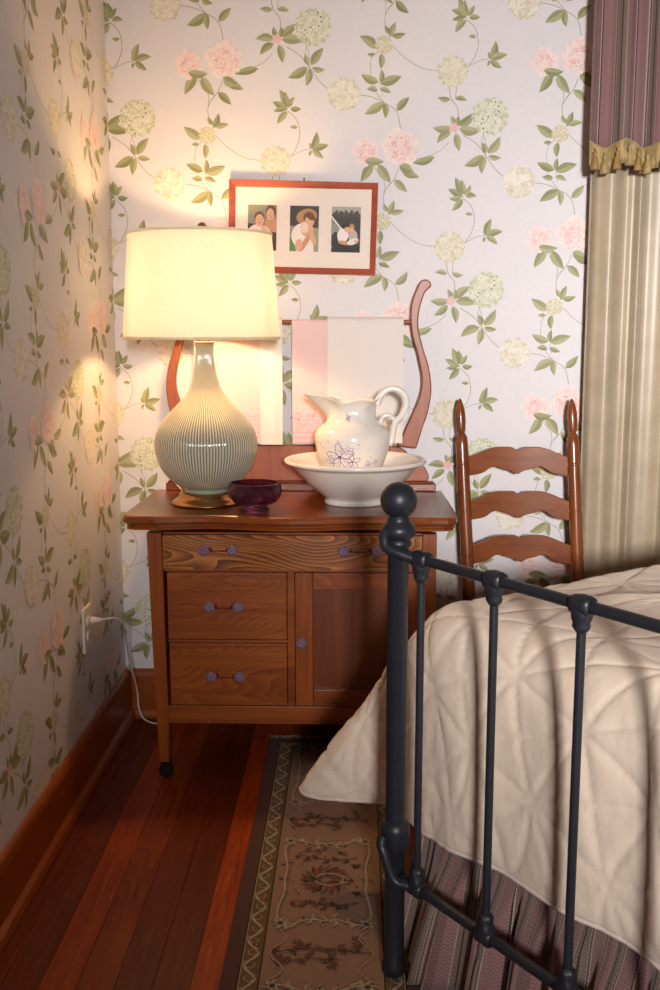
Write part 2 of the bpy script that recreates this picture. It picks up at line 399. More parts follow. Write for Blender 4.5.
def stripe_mat():
    m,nt,b=newmat('mauve_striped_chenille'); L=nt.links
    setin(b,Roughness=.8,Sheen_Weight=.3,Specular_IOR_Level=.2)
    uv=N(nt,'ShaderNodeUVMap'); sp=N(nt,'ShaderNodeSeparateXYZ'); L.new(uv.outputs[0],sp.inputs[0])
    fr=N(nt,'ShaderNodeMath',operation='FRACT'); L.new(sp.outputs[0],fr.inputs[0])
    mv=srgb('#94706f'); gy=srgb('#635552'); lt=srgb('#b39f90'); dk=srgb('#3b3133'); tp=srgb('#7d6a61')
    r=ramp(nt,[(0,mv),(.30,lt),(.325,gy),(.37,lt),(.385,tp),(.50,dk),(.53,tp),(.62,lt),(.635,mv),(.80,srgb('#7e605f')),(.93,lt),(.95,dk),(.975,mv)],'CONSTANT')
    L.new(fr.outputs[0],r.inputs['Fac'])
    # herringbone: zigzag of x added to y
    zz=N(nt,'ShaderNodeMath',operation='PINGPONG'); zz.inputs[1].default_value=.04; L.new(sp.outputs[0],zz.inputs[0])
    m1=N(nt,'ShaderNodeMath',operation='MULTIPLY'); m1.inputs[1].default_value=.13; L.new(zz.outputs[0],m1.inputs[0])
    ad=N(nt,'ShaderNodeMath',operation='ADD'); L.new(m1.outputs[0],ad.inputs[0]); L.new(sp.outputs[1],ad.inputs[1])
    m2=N(nt,'ShaderNodeMath',operation='MULTIPLY'); m2.inputs[1].default_value=850; L.new(ad.outputs[0],m2.inputs[0])
    sn=N(nt,'ShaderNodeMath',operation='SINE'); L.new(m2.outputs[0],sn.inputs[0])
    r2=ramp(nt,[(.0,(.62,.6,.6)),(.6,(1.,1.,1.))]); 
    mr=N(nt,'ShaderNodeMapRange'); mr.inputs[1].default_value=-1; mr.inputs[2].default_value=1; L.new(sn.outputs[0],mr.inputs[0]); L.new(mr.outputs[0],r2.inputs['Fac'])
    mx=N(nt,'ShaderNodeMix',data_type='RGBA',blend_type='MULTIPLY'); mx.inputs[0].default_value=1
    L.new(r.outputs['Color'],mx.inputs[6]); L.new(r2.outputs['Color'],mx.inputs[7]); L.new(mx.outputs[2],b.inputs['Base Color'])
    return m
def taffeta_mat():
    m,nt,b=newmat('champagne_taffeta'); L=nt.links
    setin(b,Base_Color=(*srgb('#b3a288'),1),Roughness=.38,Specular_IOR_Level=.5,Sheen_Weight=.2)
    tc=N(nt,'ShaderNodeTexCoord'); mp=N(nt,'ShaderNodeMapping'); mp.inputs['Scale'].default_value=(1,1,1); L.new(tc.outputs['Object'],mp.inputs['Vector'])
    n=N(nt,'ShaderNodeTexNoise'); n.inputs['Scale'].default_value=14; n.inputs['Detail'].default_value=3; L.new(mp.outputs['Vector'],n.inputs['Vector'])
    r=ramp(nt,[(.3,srgb('#ac9b83')),(.7,srgb('#b8a78f'))]); L.new(n.outputs['Fac'],r.inputs['Fac']); L.new(r.outputs['Color'],b.inputs['Base Color'])
    return m
materials()

RW=3.7; RD=-5.6; RH=2.65
PAPER=srgb('#e3dfe3')
def room():
    # floor planks
    mb=MB(); rng=random.Random(5); xs=[]; x=-.006
    while x<RW: xs.append(x); x+=.0728
    xs.append(RW+.02)
    tones={0:.55,1:.55,2:1.15,3:.62,4:.42,5:.95,6:1.1,7:.5}
    seq=[.55,.5,1.05,.72,.5,.46,1.25,1.0,.6]
    for i in range(len(xs)-1):
        x0=xs[i];x1=xs[i+1]-.0012
        y=RD; first=True
        cuts=[RD]; 
        while cuts[-1]<0: cuts.append(cuts[-1]+rng.uniform(1.5,3.4))
        if i<9: cuts=[RD,-2.9,0]
        cuts[-1]=0
        for j in range(len(cuts)-1):
            t=seq[i] if i<9 else rng.uniform(.5,1.05)
            a=cuts[j]; b=cuts[j+1]-.001
            mb.add([(x0,a,0),(x1,a,0),(x1,b,0),(x0,b,0),(x0,a,-.02),(x1,a,-.02),(x1,b,-.02),(x0,b,-.02)],[(0,1,2,3),(7,6,5,4),(0,4,5,1),(1,5,6,2),(2,6,7,3),(3,7,4,0)],(t,t*.97,t*.95))
    mb.box(-.02,RW+.02,RD,0,-.06,-.021,(.05,.03,.02))
    tag(mb.build('floor',M['floor']),kind='structure')
    mb=MB(); mb.box(-.1,RW+.1,RD-.1,.1,RH,RH+.1); tag(mb.build('ceiling',M['plaster']),kind='structure')
    # back wall with printed paper
    mb=MB(); mb.box(-.1,RW+.1,0,.1,-.06,RH,PAPER)
    pt=Paint(mb,lambda a,b,h:(a,-.0003-h,b),(0,.14,1.75,2.62)); rng=random.Random(11)
    for c in range(-3,2):
        for r in range(-3,4):
            gx=1.1385+c*.5245; gz=1.364+r*.505+(.2525 if c%2 else 0)
            pt.h=0; wallpaper_tile(pt,gx,gz,.5245,.505,rng)
    tag(mb.build('wall_back',M['paper'],recalc=False,weld=False),kind='structure')
    mb=MB(); mb.box(-.1,0,RD-.1,0,-.06,RH,PAPER)
    pt=Paint(mb,lambda a,b,h:(.0003+h,a,b),(-2.1,.14,0,2.62)); rng=random.Random(12)
    for c in range(-4,3):
        for r in range(-3,4):
            gy=-.447+c*.56; gz=1.114+r*.515+(.2575 if c%2 else 0)
            pt.h=0; wallpaper_tile(pt,gy,gz,.56,.515,rng)
    tag(mb.build('wall_left',M['paper'],recalc=False,weld=False),kind='structure')
    mb=MB()
    # right wall, opening added for the fill lamp
    y0,y1,z0,z1=-4.6,-3.4,.8,2.2
    for a in ((RD-.1,y0,-.06,RH),(y1,0,-.06,RH),(y0,y1,-.06,z0),(y0,y1,z1,RH)): mb.box(RW,RW+.1,a[0],a[1],a[2],a[3])
    tag(mb.build('wall_right',M['plaster']),kind='structure')
    mb=MB(); x0,x1=.88,1.38; wz0,wz1=1.38,2.02  # front wall, unseen opening added to let the key lamp in
    for a in ((0,x0,-.06,RH),(x1,RW,-.06,RH),(x0,x1,-.06,wz0),(x0,x1,wz1,RH)): mb.box(a[0],a[1],RD-.1,RD,a[2],a[3])
    tag(mb.build('wall_front',M['plaster']),kind='structure')
    def win(name,f):
        mb=MB()
        for b in f: mb.box(*b)
        o=mb.build(name,M['white_plastic'],bevel=.003); tag(o,kind='structure')
    t=.035
    win('added_window_1',[(x0,x0+t,RD-.08,RD-.02,wz0,wz1),(x1-t,x1,RD-.08,RD-.02,wz0,wz1),(x0+t,x1-t,RD-.08,RD-.02,wz0,wz0+t),(x0+t,x1-t,RD-.08,RD-.02,wz1-t,wz1)])  # frame of the added opening around the key lamp
    win('added_window_2',[(RW+.02,RW+.08,y0,y0+t,z0,z1),(RW+.02,RW+.08,y1-t,y1,z0,z1),(RW+.02,RW+.08,y0+t,y1-t,z0,z0+t),(RW+.02,RW+.08,y0+t,y1-t,z1-t,z1),(RW+.03,RW+.07,-4.02,-3.98,z0+t,z1-t)])  # frame of the added opening in front of the fill lamp
    def bb(name,pts_fn,mat,length):
        # profile in (off from wall, z)
        prof=[(0,.0),(.034,0),(.036,.010),(.030,.024),(.020,.030),(.018,.032),(.018,.138),(.014,.150),(.008,.156),(0,.158)]
        mb=MB(); P=[[pts_fn(o,z,s) for o,z in prof] for s in (0,1)]
        mb.grid(P); mb.add(P[0],[list(range(len(prof)))]); mb.add(P[1],[list(range(len(prof)))])
        tag(mb.build(name,mat),kind='structure')
    bb('baseboard_left',lambda o,z,s:(o,[RD,-.0][s],z),M['base'],0)
    bb('baseboard_back',lambda o,z,s:([.02,RW][s],-o,z),M['basex'],0)
room()

# ------------------------------------------------------------ washstand
def washstand():
    W=empty('washstand',(.573,-.26,0),'antique red-brown oak washstand with towel rack, standing against the papered back wall','washstand')
    X0,X1=.182,.963; YF,YB=-.485,-.045
    ZT=.752
    # top with serpentine front
    def front(x):
        u=(x-.122)/(1.014-.122); return -.500-.016*cos(2*pi*(u-.5)*2)*(1 if .08<u<.92 else .2)
    poly=[]
    xs=[.143+i*(.991-.143)/40 for i in range(41)]
    poly+=[(.120,-.03),(.114,-.33),(.113,-.46),(.119,-.485),(.130,-.497)]
    poly+=[(x,front(x)) for x in xs]
    poly+=[(1.004,-.497),(1.015,-.485),(1.021,-.46),(1.020,-.33),(1.014,-.03)]
    mb=MB()
    n=len(poly); cx,cy=.568,-.26
    def off(s): return [((x-cx)*s[0]+cx,(y-cy)*s[1]+cy) for x,y in poly]
    layers=[((.980,.965),.714),((.982,.967),.718),((.984,.97),.721),((.972,.955),.724),((.972,.955),.726),((.990,.985),.730),((1,1),.735),((1,1),.744),((.994,.988),.750),((.985,.975),.752)]
    P=[[(x,y,z) for x,y in off(s)] for s,z in layers]
    mb.grid(P,closev=True); mb.add(P[0],[list(range(n))]); mb.add(P[-1],[list(range(n))])
    mb.build('top',M['oaktop'],W)
    # corner posts / legs
    for i,(xa,xb,ya,yb,sl) in enumerate(((X0,X0+.040,YF-.006,YF+.034,1),(X1-.038,X1,YF-.006,YF+.034,0),(X0,X0+.04,YB-.03,YB,1),(X1-.04,X1,YB-.03,YB,0))):
        mb=MB(); sh=.016*sl
        P=[]
        for z in (.705,.17,.150,.10,.052):
            k=sh*(.705-z)/.65; t=0 if z>.16 else (.17-z)*.04
            P.append([(xa+k+t*.6,ya,z),(xb+k*.5-t*.6,ya,z),(xb+k*.5-t*.6,yb,z),(xa+k+t*.6,yb,z)])
        mb.grid(P,closev=True); mb.add(P[0],[(0,1,2,3)]); mb.add(P[-1],[(0,1,2,3)])
        g=mb.build('leg',M['oakv'],W,bevel=.002)
        cxx=(xa+xb)/2+sh*.8; cyy=(ya+yb)/2
        mb=MB(); mb.lathe_axis([(0,-.009),(.016,-.009),(.020,-.006),(.020,.006),(.016,.009),(0,.009)],(cxx,cyy,.0205),(0,1,0),20,)
        mb.box(cxx-.011,cxx+.011,cyy-.014,cyy-.010,.018,.05); mb.box(cxx-.011,cxx+.011,cyy+.010,cyy+.014,.018,.05); mb.box(cxx-.014,cxx+.014,cyy-.014,cyy+.014,.046,.054)
        c=mb.build('caster',M['dark'],g,smoothing=False)
    # sides, back, bottom, face frame
    mb=MB(); mb.box(X0+.022,X0+.036,YF+.03,YB-.028,.17,.705); mb.build('side_panel',M['oakv'],W)
    mb=MB(); mb.box(X1-.024,X1-.010,YF+.03,YB-.028,.17,.705); mb.build('side_panel',M['oakv'],W)
    mb=MB(); mb.box(X0+.04,X1-.04,YB-.015,YB-.005,.17,.705); mb.build('back_panel',M['oakpanel'],W)
    mb=MB(); mb.box(X0+.04,X1-.03,YF+.035,YB-.016,.175,.19); mb.build('bottom_panel',M['oakpanel'],W)
    mb=MB()
    mb.box(.226,.925,YF+.002,YF+.03,.597,.6045)
    mb.box(.560,.580,YF+.002,YF+.03,.217,.597)
    mb.box(.231,.560,YF+.002,YF+.03,.397,.4055)
    mb.box(.226,.925,YF-.002,YF+.03,.176,.217)
    mb.box(.224,.925,YF+.003,YF+.03,.700,.706)
    mb.build('face_frame',M['oak'],W,bevel=.0015)
    mb=MB()
    for k in range(66): mb.sphere((.235+k*.0106,YF-.003,.171),.0042,8,6)
    mb.box(.228,.926,YF+.0,YF+.012,.166,.176)
    mb.build('beaded_moulding',M['oak'],W,smoothing=False)
    knobs=[]
    def pull(par,x,z,yf,pair=True,dx=.039):
        for s in ((-1,1) if pair else (0,)):
            mb=MB(); X=x+s*dx
            prof=[(0,-.014),(.003,-.0165),(.0075,-.0165),(.0115,-.013),(.0145,-.009),(.0130,-.005),(.007,-.003),(.006,.0)]
            P=[]
            for k in range(24):
                a=2*pi*k/24; q=1+.14*(k%2)
                P.append([(X+r*q*cos(a),yf+y,z+r*q*sin(a)) for r,y in prof])
            mb.grid(P,closeu=True)
            mb.build('knob',M['knob'],par)
        if pair:
            mb=MB(); mb.tube([(x-dx,yf-.004,z),(x-.015,yf-.006,z-.003),(x,yf-.006,z-.002),(x+.015,yf-.006,z-.003),(x+dx,yf-.004,z)],.0015,8,sub=3)
            for s in (-1,1): mb.lathe_axis([(0,-.002),(.006,-.001),(.007,0)],(x+s*(dx-.014),yf-.001,z),(0,-1,0),10)
            mb.build('pull_bar',M['purple'],par,smoothing=True)
    # drawers
    mb=MB(); P=[]
    for i in range(49):
        x=.2255+i*(.9235-.2255)/48; u=(x-.2255)/(.698); y=YF-.004-.010*(.5+.5*cos(2*pi*(u-.5)*2))+.004
        P.append([(x,YF+.028,.6055),(x,y,.6055),(x,y,.6995),(x,YF+.028,.6995)])
    mb.grid(P,closev=True); mb.add(P[0],[(0,1,2,3)]); mb.add(P[-1],[(0,1,2,3)])
    d=mb.build('drawer',M['oakfig'],W); 
    pull(d,.376,.659,YF-.004); pull(d,.758,.659,YF-.006,dx=.044)
    mb=MB(); mb.box(.2325,.5585,YF+.001,YF+.028,.4070,.5955); d=mb.build('drawer',M['oakfig2'],W,bevel=.002); pull(d,.387,.500,YF+.0)
    mb=MB(); mb.box(.2345,.5585,YF+.001,YF+.028,.2185,.3955); d=mb.build('drawer',M['oakfig2'],W,bevel=.002); pull(d,.389,.303,YF+.0)
    # door
    mb=MB(); mb.box(.6305,.8755,YF+.010,YF+.016,.2665,.5495); d=mb.build('door',M['oakpanel'],W)
    for a,b in ((.5815,.6300),(.8760,.9240)):
        mb=MB(); mb.box(a,b,YF-.001,YF+.02,.2185,.5955); mb.build('door_stile',M['oakv'],d,bevel=.002)
    for a,b in ((.5500,.5955),(.2185,.2660)):
        mb=MB(); mb.box(.6305,.8755,YF-.001,YF+.02,a,b); mb.build('door_rail',M['oakfig2'],d,bevel=.002)
    pull(d,.599,.401,YF-.001,pair=False)
    # splash board with scrolled shoulders + base rail
    C=.569
    mb=MB(); mb.box(.156,.992,-.056,-.022,.7525,.776); mb.box(.162,.986,-.052,-.024,.776,.782); mb.build('rack_base_rail',M['oak'],W,bevel=.003)
    mb=MB(); half=[(0,.7825),(.395,.7825),(.402,.79),(.400,.805),(.392,.822),(.376,.838),(.352,.842),(.345,.858),(.330,.876),(.310,.888),(.27,.893),(0,.893)]
    outl=[(C+x,z) for x,z in half]+[(C-x,z) for x,z in half[::-1] if x>0]
    mb.prism_xz(outl,-.047,-.025); mb.build('splash_board',M['oakrack'],W,bevel=.003)
    # lyre arms (edges traced in the plane of the rack)
    L=[(.929,1.377),(.909,1.318),(.911,1.241),(.931,1.167),(.944,1.101),(.938,1.046),(.906,.967),(.872,.893)]
    R=[(.967,1.371),(.950,1.354),(.935,1.306),(.932,1.253),(.948,1.187),(.965,1.134),(.974,1.067),(.965,1.000),(.948,.945),(.930,.885)]
    Lc=cat2(L,6); Rc=cat2(R,6)
    outl=Lc[::-1]+[(.936,1.389),(.946,1.394),(.957,1.393),(.965,1.387),(.969,1.378)]+Rc
    for s in (1,-1):
        mb=MB(); mb.prism_xz([(C+(x-C)*s,z) for x,z in outl],-.056,-.030); mb.build('rack_arm',M['oakrack'],W,bevel=.004)
    mb=MB(); mb.tube([(.213,-.042,1.268),(.925,-.042,1.268)],.0065,12); 
    mb.build('towel_bar',M['oakrack'],W,smoothing=True,angle=40)
washstand()

# ------------------------------------------------------------ towels
def towel(name,x0,x1,zb,label,pink,yo,zb_back,seed,cat='towel'):
    rng=random.Random(seed); mb=MB(); r=.0075+yo
    base=srgb('#ecccce') if pink else srgb('#eae2de')
    prof=[]
    zc=1.268
    for k in range(14): prof.append((-r,lerp(zb,zc,k/14)))
    for k in range(9):
        a=pi*k/8; prof.append((-r*cos(a),zc+r*sin(a)))
    for k in range(1,13): prof.append((r,lerp(zc,zb_back,k/12)))
    nx=24; P=[]
    for i in range(nx+1):
        x=lerp(x0,x1,i/nx); row=[]
        for j,(y,z) in enumerate(prof):
            f=clamp((zc-z)/.35); s=-1 if j<18 else .0
            w=.0025*f*sin(i/nx*9+seed)*(s)
            row.append((x+.0,-.042+y+min(0,w)-abs(.003*f*s),z))
        P.append(row)
    mb.grid(P,col=base)
    if pink:
        pt=Paint(mb,lambda a,b,h:(a,-.042-r-.0056-h*2,b),(x0+.003,zb+.004,x1-.003,zb+.2))
        c1=srgb('#e4a9b4'); c2=srgb('#f8e2df')
        pt.poly([(x0,zb),(x1,zb),(x1,zb+.085),(x0,zb+.1)],srgb('#edc0c5'))
        for k in range(5):
            cx=x0+.02+k*.045; cz=zb+.075+.014*sin(k*2.1)
            for q in range(7):
                a=q*.9; 
                pt.ribbon([(cx+.006*cos(a),cz+.006*sin(a)),(cx+.02*cos(a+.4),cz+.02*sin(a+.4)),(cx+.026*cos(a+.9),cz+.022*sin(a+.9)),(cx+.018*cos(a+1.3),cz+.016*sin(a+1.3))],.0017,c1 if q%2 else c2,3)
            pt.ellipse(cx,cz,.006,.006,c1)
            pt.ribbon([(cx-.02,cz-.03),(cx,cz-.045),(cx+.02,cz-.03)],.0018,c2,3)
        for k in range(4): pt.ribbon([(x0,zb+.012+k*.008),(x1,zb+.012+k*.008)],.0012,c1 if k%2 else c2,0)
    else:
        pt=Paint(mb,lambda a,b,h:(a,-.042-r-.0056-h*2,b),(x0+.001,zb,x1-.001,zb+.2))
        for k in range(3): pt.ribbon([(x0,zb+.02+k*.005),(x1,zb+.02+k*.005)],.0009,srgb('#ded6d0'),0)
    tag(mb.build(name,M['towel_pink'],smoothing=True,recalc=False,solid=0),label,cat,'linen towels hung on the washstand rack')
towel('hand_towel',.252,.452,.898,'pink damask towel hanging behind the lamp neck',True,.0,.93,1)
towel('hand_towel',.452,.520,.896,'narrow cream towel on the rack, just left of the gap between the towel pairs',False,.0,.94,2)
towel('hand_towel',.550,.746,.898,'pink damask towel hanging behind the pitcher spout',True,.0,.93,3)
towel('hand_towel',.658,.887,.902,'plain white towel hanging behind the pitcher handle, overlapping a pink towel',False,.0072,.92,4)

# ------------------------------------------------------------ lamp
def lamp():
    lx,ly,z0=.318,-.284,.753
    E=empty('table_lamp',(lx,ly,z0),'celadon ribbed gourd lamp with glowing cream drum shade on the washstand','lamp')
    mb=MB(); prof=[(0,0),(.098,0),(.101,.003),(.100,.007),(.094,.011),(.086,.017),(.080,.024),(.079,.030),(.074,.034),(.0,.034)]
    mb.lathe(prof,lx,ly,z0,64); mb.build('lamp_base',M['brass'],E,smoothing=True,angle=50)
    prof=[(0,.034),(.062,.034),(.066,.038),(.069,.046),(.085,.056),(.110,.078),(.130,.106),(.142,.140),(.1455,.168),(.143,.192),(.133,.218),(.116,.243),(.094,.268),(.070,.292),(.050,.318),(.038,.346),(.030,.380),(.026,.415),(.0255,.438),(.0275,.452),(.029,.458),(.027,.461),(0,.461)]
    pp=cat2(prof[1:-1],4); mb=MB(); n=432; P=[]
    for k in range(n):
        a=2*pi*k/n; rib=[1,.3,-1,.3][k%4] if False else cos(2*pi*k/4)
        row=[]
        for r,z in pp:
            amp=.0009*smooth((z-.045)/.02)*clamp(r/.06)
            row.append((lx+(r+amp*rib)*cos(a),ly+(r+amp*rib)*sin(a),z0+z))
        P.append(row)
    o0=len(mb.f); mb.grid(P,closeu=True)
    nv=len(pp); f=0
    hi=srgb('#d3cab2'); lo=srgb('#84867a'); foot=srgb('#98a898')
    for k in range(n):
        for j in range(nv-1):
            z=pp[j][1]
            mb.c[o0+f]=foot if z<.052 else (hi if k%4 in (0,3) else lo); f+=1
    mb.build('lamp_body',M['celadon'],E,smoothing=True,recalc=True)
    mb=MB(); mb.lathe([(0,.461),(.020,.461),(.021,.468),(.018,.474),(.014,.480),(.014,.530),(0,.530)],lx,ly,z0,24)
    for s in (-1,1):
        mb.tube([(lx+s*.010,ly,z0+.475),(lx+s*.045,ly,z0+.50),(lx+s*.055,ly,z0+.58),(lx+s*.04,ly,z0+.68),(lx+s*.004,ly,z0+.735)],.0022,8,sub=4)
    mb.lathe([(0,.735),(.009,.735),(.009,.741),(.004,.746),(.004,.752)],lx,ly,z0,16)
    mb.build('socket_and_harp',M['brass'],E,smoothing=True)
    mb=MB(); mb.lathe([(.0,.530),(.012,.531),(.014,.545),(.024,.57),(.029,.595),(.026,.615),(.014,.630),(0,.634)],lx,ly,z0,20)
    b=mb.build('light_bulb',M['bulb'],E,smoothing=True)
    mb=MB(); mb.lathe([(.004,.757),(.011,.760),(.015,.768),(.014,.776),(.008,.784),(0,.786)],lx,ly,z0,20); mb.build('finial',M['brass'],E,smoothing=True)
    # shade: drum, ring and spider
    zb,zt=1.222,1.505; rb,rt=.219,.198; lx-=.006
    mb=MB(); prof=[]
    for k in range(13): prof.append((lerp(rb,rt,k/12),lerp(zb,zt,k/12)))
    for k in range(13): prof.append((lerp(rt,rb,k/12)-.0016,lerp(zt,zb,k/12)))
    P=[]
    for k in range(96):
        a=2*pi*k/96; P.append([(lx+r*cos(a),ly+r*sin(a),z) for r,z in prof])
    mb.grid(P,closeu=True,closev=True)
    s=mb.build('lamp_shade',M['shade'],E,smoothing=True,angle=60)
    for r,z in ((rb-.001,zb),(rt-.001,zt)):
        mb=MB(); prof=[(r-.0018,z-.003),(r+.0028,z-.003),(r+.0028,z+.004),(r-.0018,z+.004)]
        P=[[(lx+q*cos(2*pi*k/96),ly+q*sin(2*pi*k/96),zz) for q,zz in prof] for k in range(96)]
        mb.grid(P,closeu=True,closev=True); mb.build('shade_trim',M['shade'],s,smoothing=False)
    mb=MB()
    for k in range(3):
        a=k*2.094+.5; mb.tube([(lx+.008*cos(a),ly+.008*sin(a),1.497),(lx+(rt-.003)*cos(a),ly+(rt-.003)*sin(a),1.500)],.002,6)
    lx+=.006; mb.lathe([(.004,.738),(.012,.738),(.012,.7455),(.004,.7455)],lx,ly,z0,16)
    mb.build('shade_spider',M['brass'],s)
    # cord to the outlet, down the corner
    mb=MB(); mb.tube([(.022,-.455,.452),(.050,-.445,.452),(.075,-.42,.447),(.085,-.38,.42),(.072,-.30,.36),(.055,-.20,.27),(.048,-.10,.165),(.047,-.055,.10),(.050,-.050,.04),(.07,-.06,.0065),(.12,-.09,.0065),(.15,-.05,.02),(.16,-.03,.30),(.16,-.026,.70),(.15,-.014,.757),(.17,-.016,.775),(.21,-.10,.765),(.24,-.19,.7565),(.26,-.215,.757)],.0028,8,sub=6)
    mb.build('power_cord',M['white_plastic'],E,smoothing=True)
    mb=MB(); mb.tube([(.0135,-.455,.452),(.020,-.455,.452),(.034,-.453,.452),(.044,-.449,.451)],[.011,.012,.009,.005],12,sub=3,flat=.8)
    mb.build('plug',M['white_plastic'],E,smoothing=True)
    L=bpy.data.lights.new('bulb_light','POINT'); L.energy=50; L.color=(1,.60,.25); L.shadow_soft_size=.035
    lo=bpy.data.objects.new('bulb_light',L); COL.objects.link(lo); lo.location=(lx,ly,z0+.595); setpar(lo,E)
    return b
bulb=lamp()

# ------------------------------------------------------------ outlet
def outlet():
    E=empty('wall_outlet',(0,-.468,.43),'white wall outlet plate on the papered left wall with a cord plugged in','outlet')
    mb=MB(); mb.box(.0007,.0085,-.508,-.428,.368,.494); mb.build('cover_plate',M['white_plastic'],E,bevel=.003)
    for z in (.452,.410):
        mb=MB(); P=[]
        poly=[(-.468+.017*cos(a)*1.0,z+max(-.0125,min(.0125,.0165*sin(a)))) for a in [2*pi*k/24 for k in range(24)]]
        vs=[(.0086,a,b) for a,b in poly]+[(.0115,a,b) for a,b in poly]; n=24
        mb.add(vs,[list(range(n)),list(range(n,2*n))]+[(i,(i+1)%n,n+(i+1)%n,n+i) for i in range(n)])
        mb.build('socket_face',M['white_plastic'],E)
outlet()

# ------------------------------------------------------------ glass bowl, basin, pitcher
def bowl():
    mb=MB(); cx,cy,z0=.468,-.415,.753; K=1.13
    out=[(0,.004),(.030,.001),(.034,.001),(.036,.004),(.030,.012),(.036,.017),(.052,.024),(.062,.036),(.066,.050),(.064,.064),(.061,.070)]
    inn=[(.057,.070),(.060,.062),(.061,.050),(.057,.038),(.047,.028),(.030,.023),(0,.022)]
    pr=[(r*K,z*K) for r,z in cat2(out,3)+cat2(inn,3)]; n=96; P=[]
    for k in range(n):
        a=2*pi*k/n; row=[]
        for j,(r,z) in enumerate(pr):
            q=0
            if j<len(pr)*.6 and .02<z<.064: q=.0016*sin(a*16)*sin((z-.02)/.044*pi*3)
            row.append((cx+(r+q)*cos(a),cy+(r+q)*sin(a),z0+z))
        P.append(row)
    mb.grid(P,closeu=True)
    tag(mb.build('glass_bowl',M['purple'],smoothing=True),'small purple pressed glass bowl beside the lamp base','bowl')
bowl()
WH=srgb('#efe9e2')
def basin():
    mb=MB(); cx,cy,z0=.743,-.262,.753
    out=[(0,.004),(.080,.001),(.086,.001),(.089,.006),(.084,.012),(.088,.018),(.108,.034),(.140,.062),(.168,.092),(.182,.108),(.192,.112),(.201,.116),(.2045,.121),(.202,.127)]
    inn=[(.195,.128),(.184,.122),(.172,.112),(.150,.086),(.120,.058),(.085,.036),(.045,.026),(0,.024)]
    pr=cat2(out,4)+cat2(inn,4); n=96; P=[]
    for k in range(n):
        a=2*pi*k/n; P.append([(cx+r*(1+(.0*cos(8*a) if z>.1 and r>.17 else 0))*cos(a),cy+r*(1+(.0*cos(8*a) if z>.1 and r>.17 else 0))*sin(a),z0+z+(0*cos(8*a) if r>.17 else 0)) for r,z in pr])
    mb.grid(P,closeu=True,col=WH)
    tag(mb.build('wash_basin',M['china'],smoothing=True),'wide white ironstone basin holding the pitcher on the washstand','basin')
basin()
def pitcher():
    cx,cy,z0=.735,-.262,.7795
    E=empty('water_pitcher',(cx,cy,z0),'white ironstone pitcher with purple flower transfer standing in the basin','pitcher')
    prof=[(.0,.0),(.060,.0),(.066,.004),(.066,.012),(.064,.020),(.072,.045),(.087,.080),(.100,.115),(.1065,.145),(.1075,.165),(.102,.182),(.088,.197),(.074,.208),(.067,.220),(.064,.235),(.066,.250),(.073,.262),(.080,.268)]
    pr=cat2(prof,4)
    def surf(a,r,z,ins=0):
        t=smooth((z-.205)/.065)
        da=abs(((a-pi+pi)%(2*pi))-pi)  # angle from -x
        sp=math.exp(-(da/.48)**2)
        lobe=.004*cos(6*a)*t
        rr=r+lobe+sp*t*.058-(1-sp)*0
        zz=z+t*(.022*sp+.007*math.exp(-((pi-da)/.9)**2)+.004*cos(5*a))
        rr-=ins*(.004)
        return (cx+rr*cos(a),cy+rr*sin(a)*(1-.35*sp*t),z0+zz)
    mb=MB(); n=96; P=[]
    inn=[(r,z) for r,z in pr if z>.03][::-1]
    for k in range(n):
        a=2*pi*k/n; P.append([surf(a,r,z) for r,z in pr]+[surf(a,r,z,1) for r,z in inn]+[(cx,cy,z0+.03)])
    mb.grid(P,closeu=True,col=WH)
    # purple transfer flowers follow the body
    def rad(z):
        for i in range(len(pr)-1):
            if pr[i][1]<=z<=pr[i+1][1] and pr[i+1][1]>pr[i][1]:
                return lerp(pr[i][0],pr[i+1][0],(z-pr[i][1])/(pr[i+1][1]-pr[i][1]))
        return .06
    def fn(a,b,h):
        r=rad(b)+.0006+h; th=-pi/2+a/.1
        return (cx+r*cos(th),cy+r*sin(th),z0+b)
    pt=Paint(mb,fn,(-.15,.03,.15,.24)); V1=srgb('#8a5c9c'); V2=srgb('#b79cc4'); V3=srgb('#c9a9b4'); LF=srgb('#a8a898')
    def fl(x,z,s,c,npt=5):
        for k in range(npt):
            a=2*pi*k/npt+.4; px,pz=x+s*.62*cos(a),z+s*.62*sin(a)*.9; L=[]
            for q in range(11):
                b=2*pi*q/10; u=s*.50*cos(b); v=s*.26*sin(b); L.append((px+u*cos(a)-v*sin(a),pz+u*sin(a)+v*cos(a)))
            pt.ribbon(L,.0016,c,0)
        pt.ellipse(x,z,s*.14,s*.14,c,0,8)
    fl(-.035,.115,.038,V1); fl(-.062,.098,.022,V2); fl(.000,.103,.022,V1); fl(-.010,.135,.014,V2); fl(-.018,.222,.010,V1,4); fl(.05,.093,.012,V2,4); fl(.075,.10,.009,V3,4)
    rng=random.Random(3)
    for k in range(46):
        x=rng.gauss(-.035,.036); z=.118+rng.gauss(.012,.022)
        if z>.16: z=.16
        a=rng.uniform(0,6.28)
        pt.ribbon([(x,z),(x+.004*cos(a),z+.004*sin(a)),(x+.008*cos(a+.5),z+.008*sin(a+.5))],.0009,rng.choice([V2,V3,LF,V1]),2)
    mb.build('pitcher_body',M['china'],E,smoothing=True,recalc=False,weld=False)
    for p in ():pass
    mb=MB()
    H=[(.805,1.036),(.813,1.057),(.832,1.076),(.858,1.080),(.882,1.064),(.888,1.036),(.876,1.006),(.858,.985),(.852,.962),(.848,.935),(.838,.922)]
    mb.tube([(x,cy,z) for x,z in H],[.011,.010,.009,.009,.009,.009,.010,.009,.009,.009,.012],14,sub=6,flat=1.,col=WH)
    H2=[(.856,.990),(.842,1.004),(.824,1.002),(.816,.985),(.824,.966),(.836,.955)]
    mb.tube([(x,cy,z) for x,z in H2],[.006,.0065,.007,.007,.006,.005],12,sub=5,col=WH)
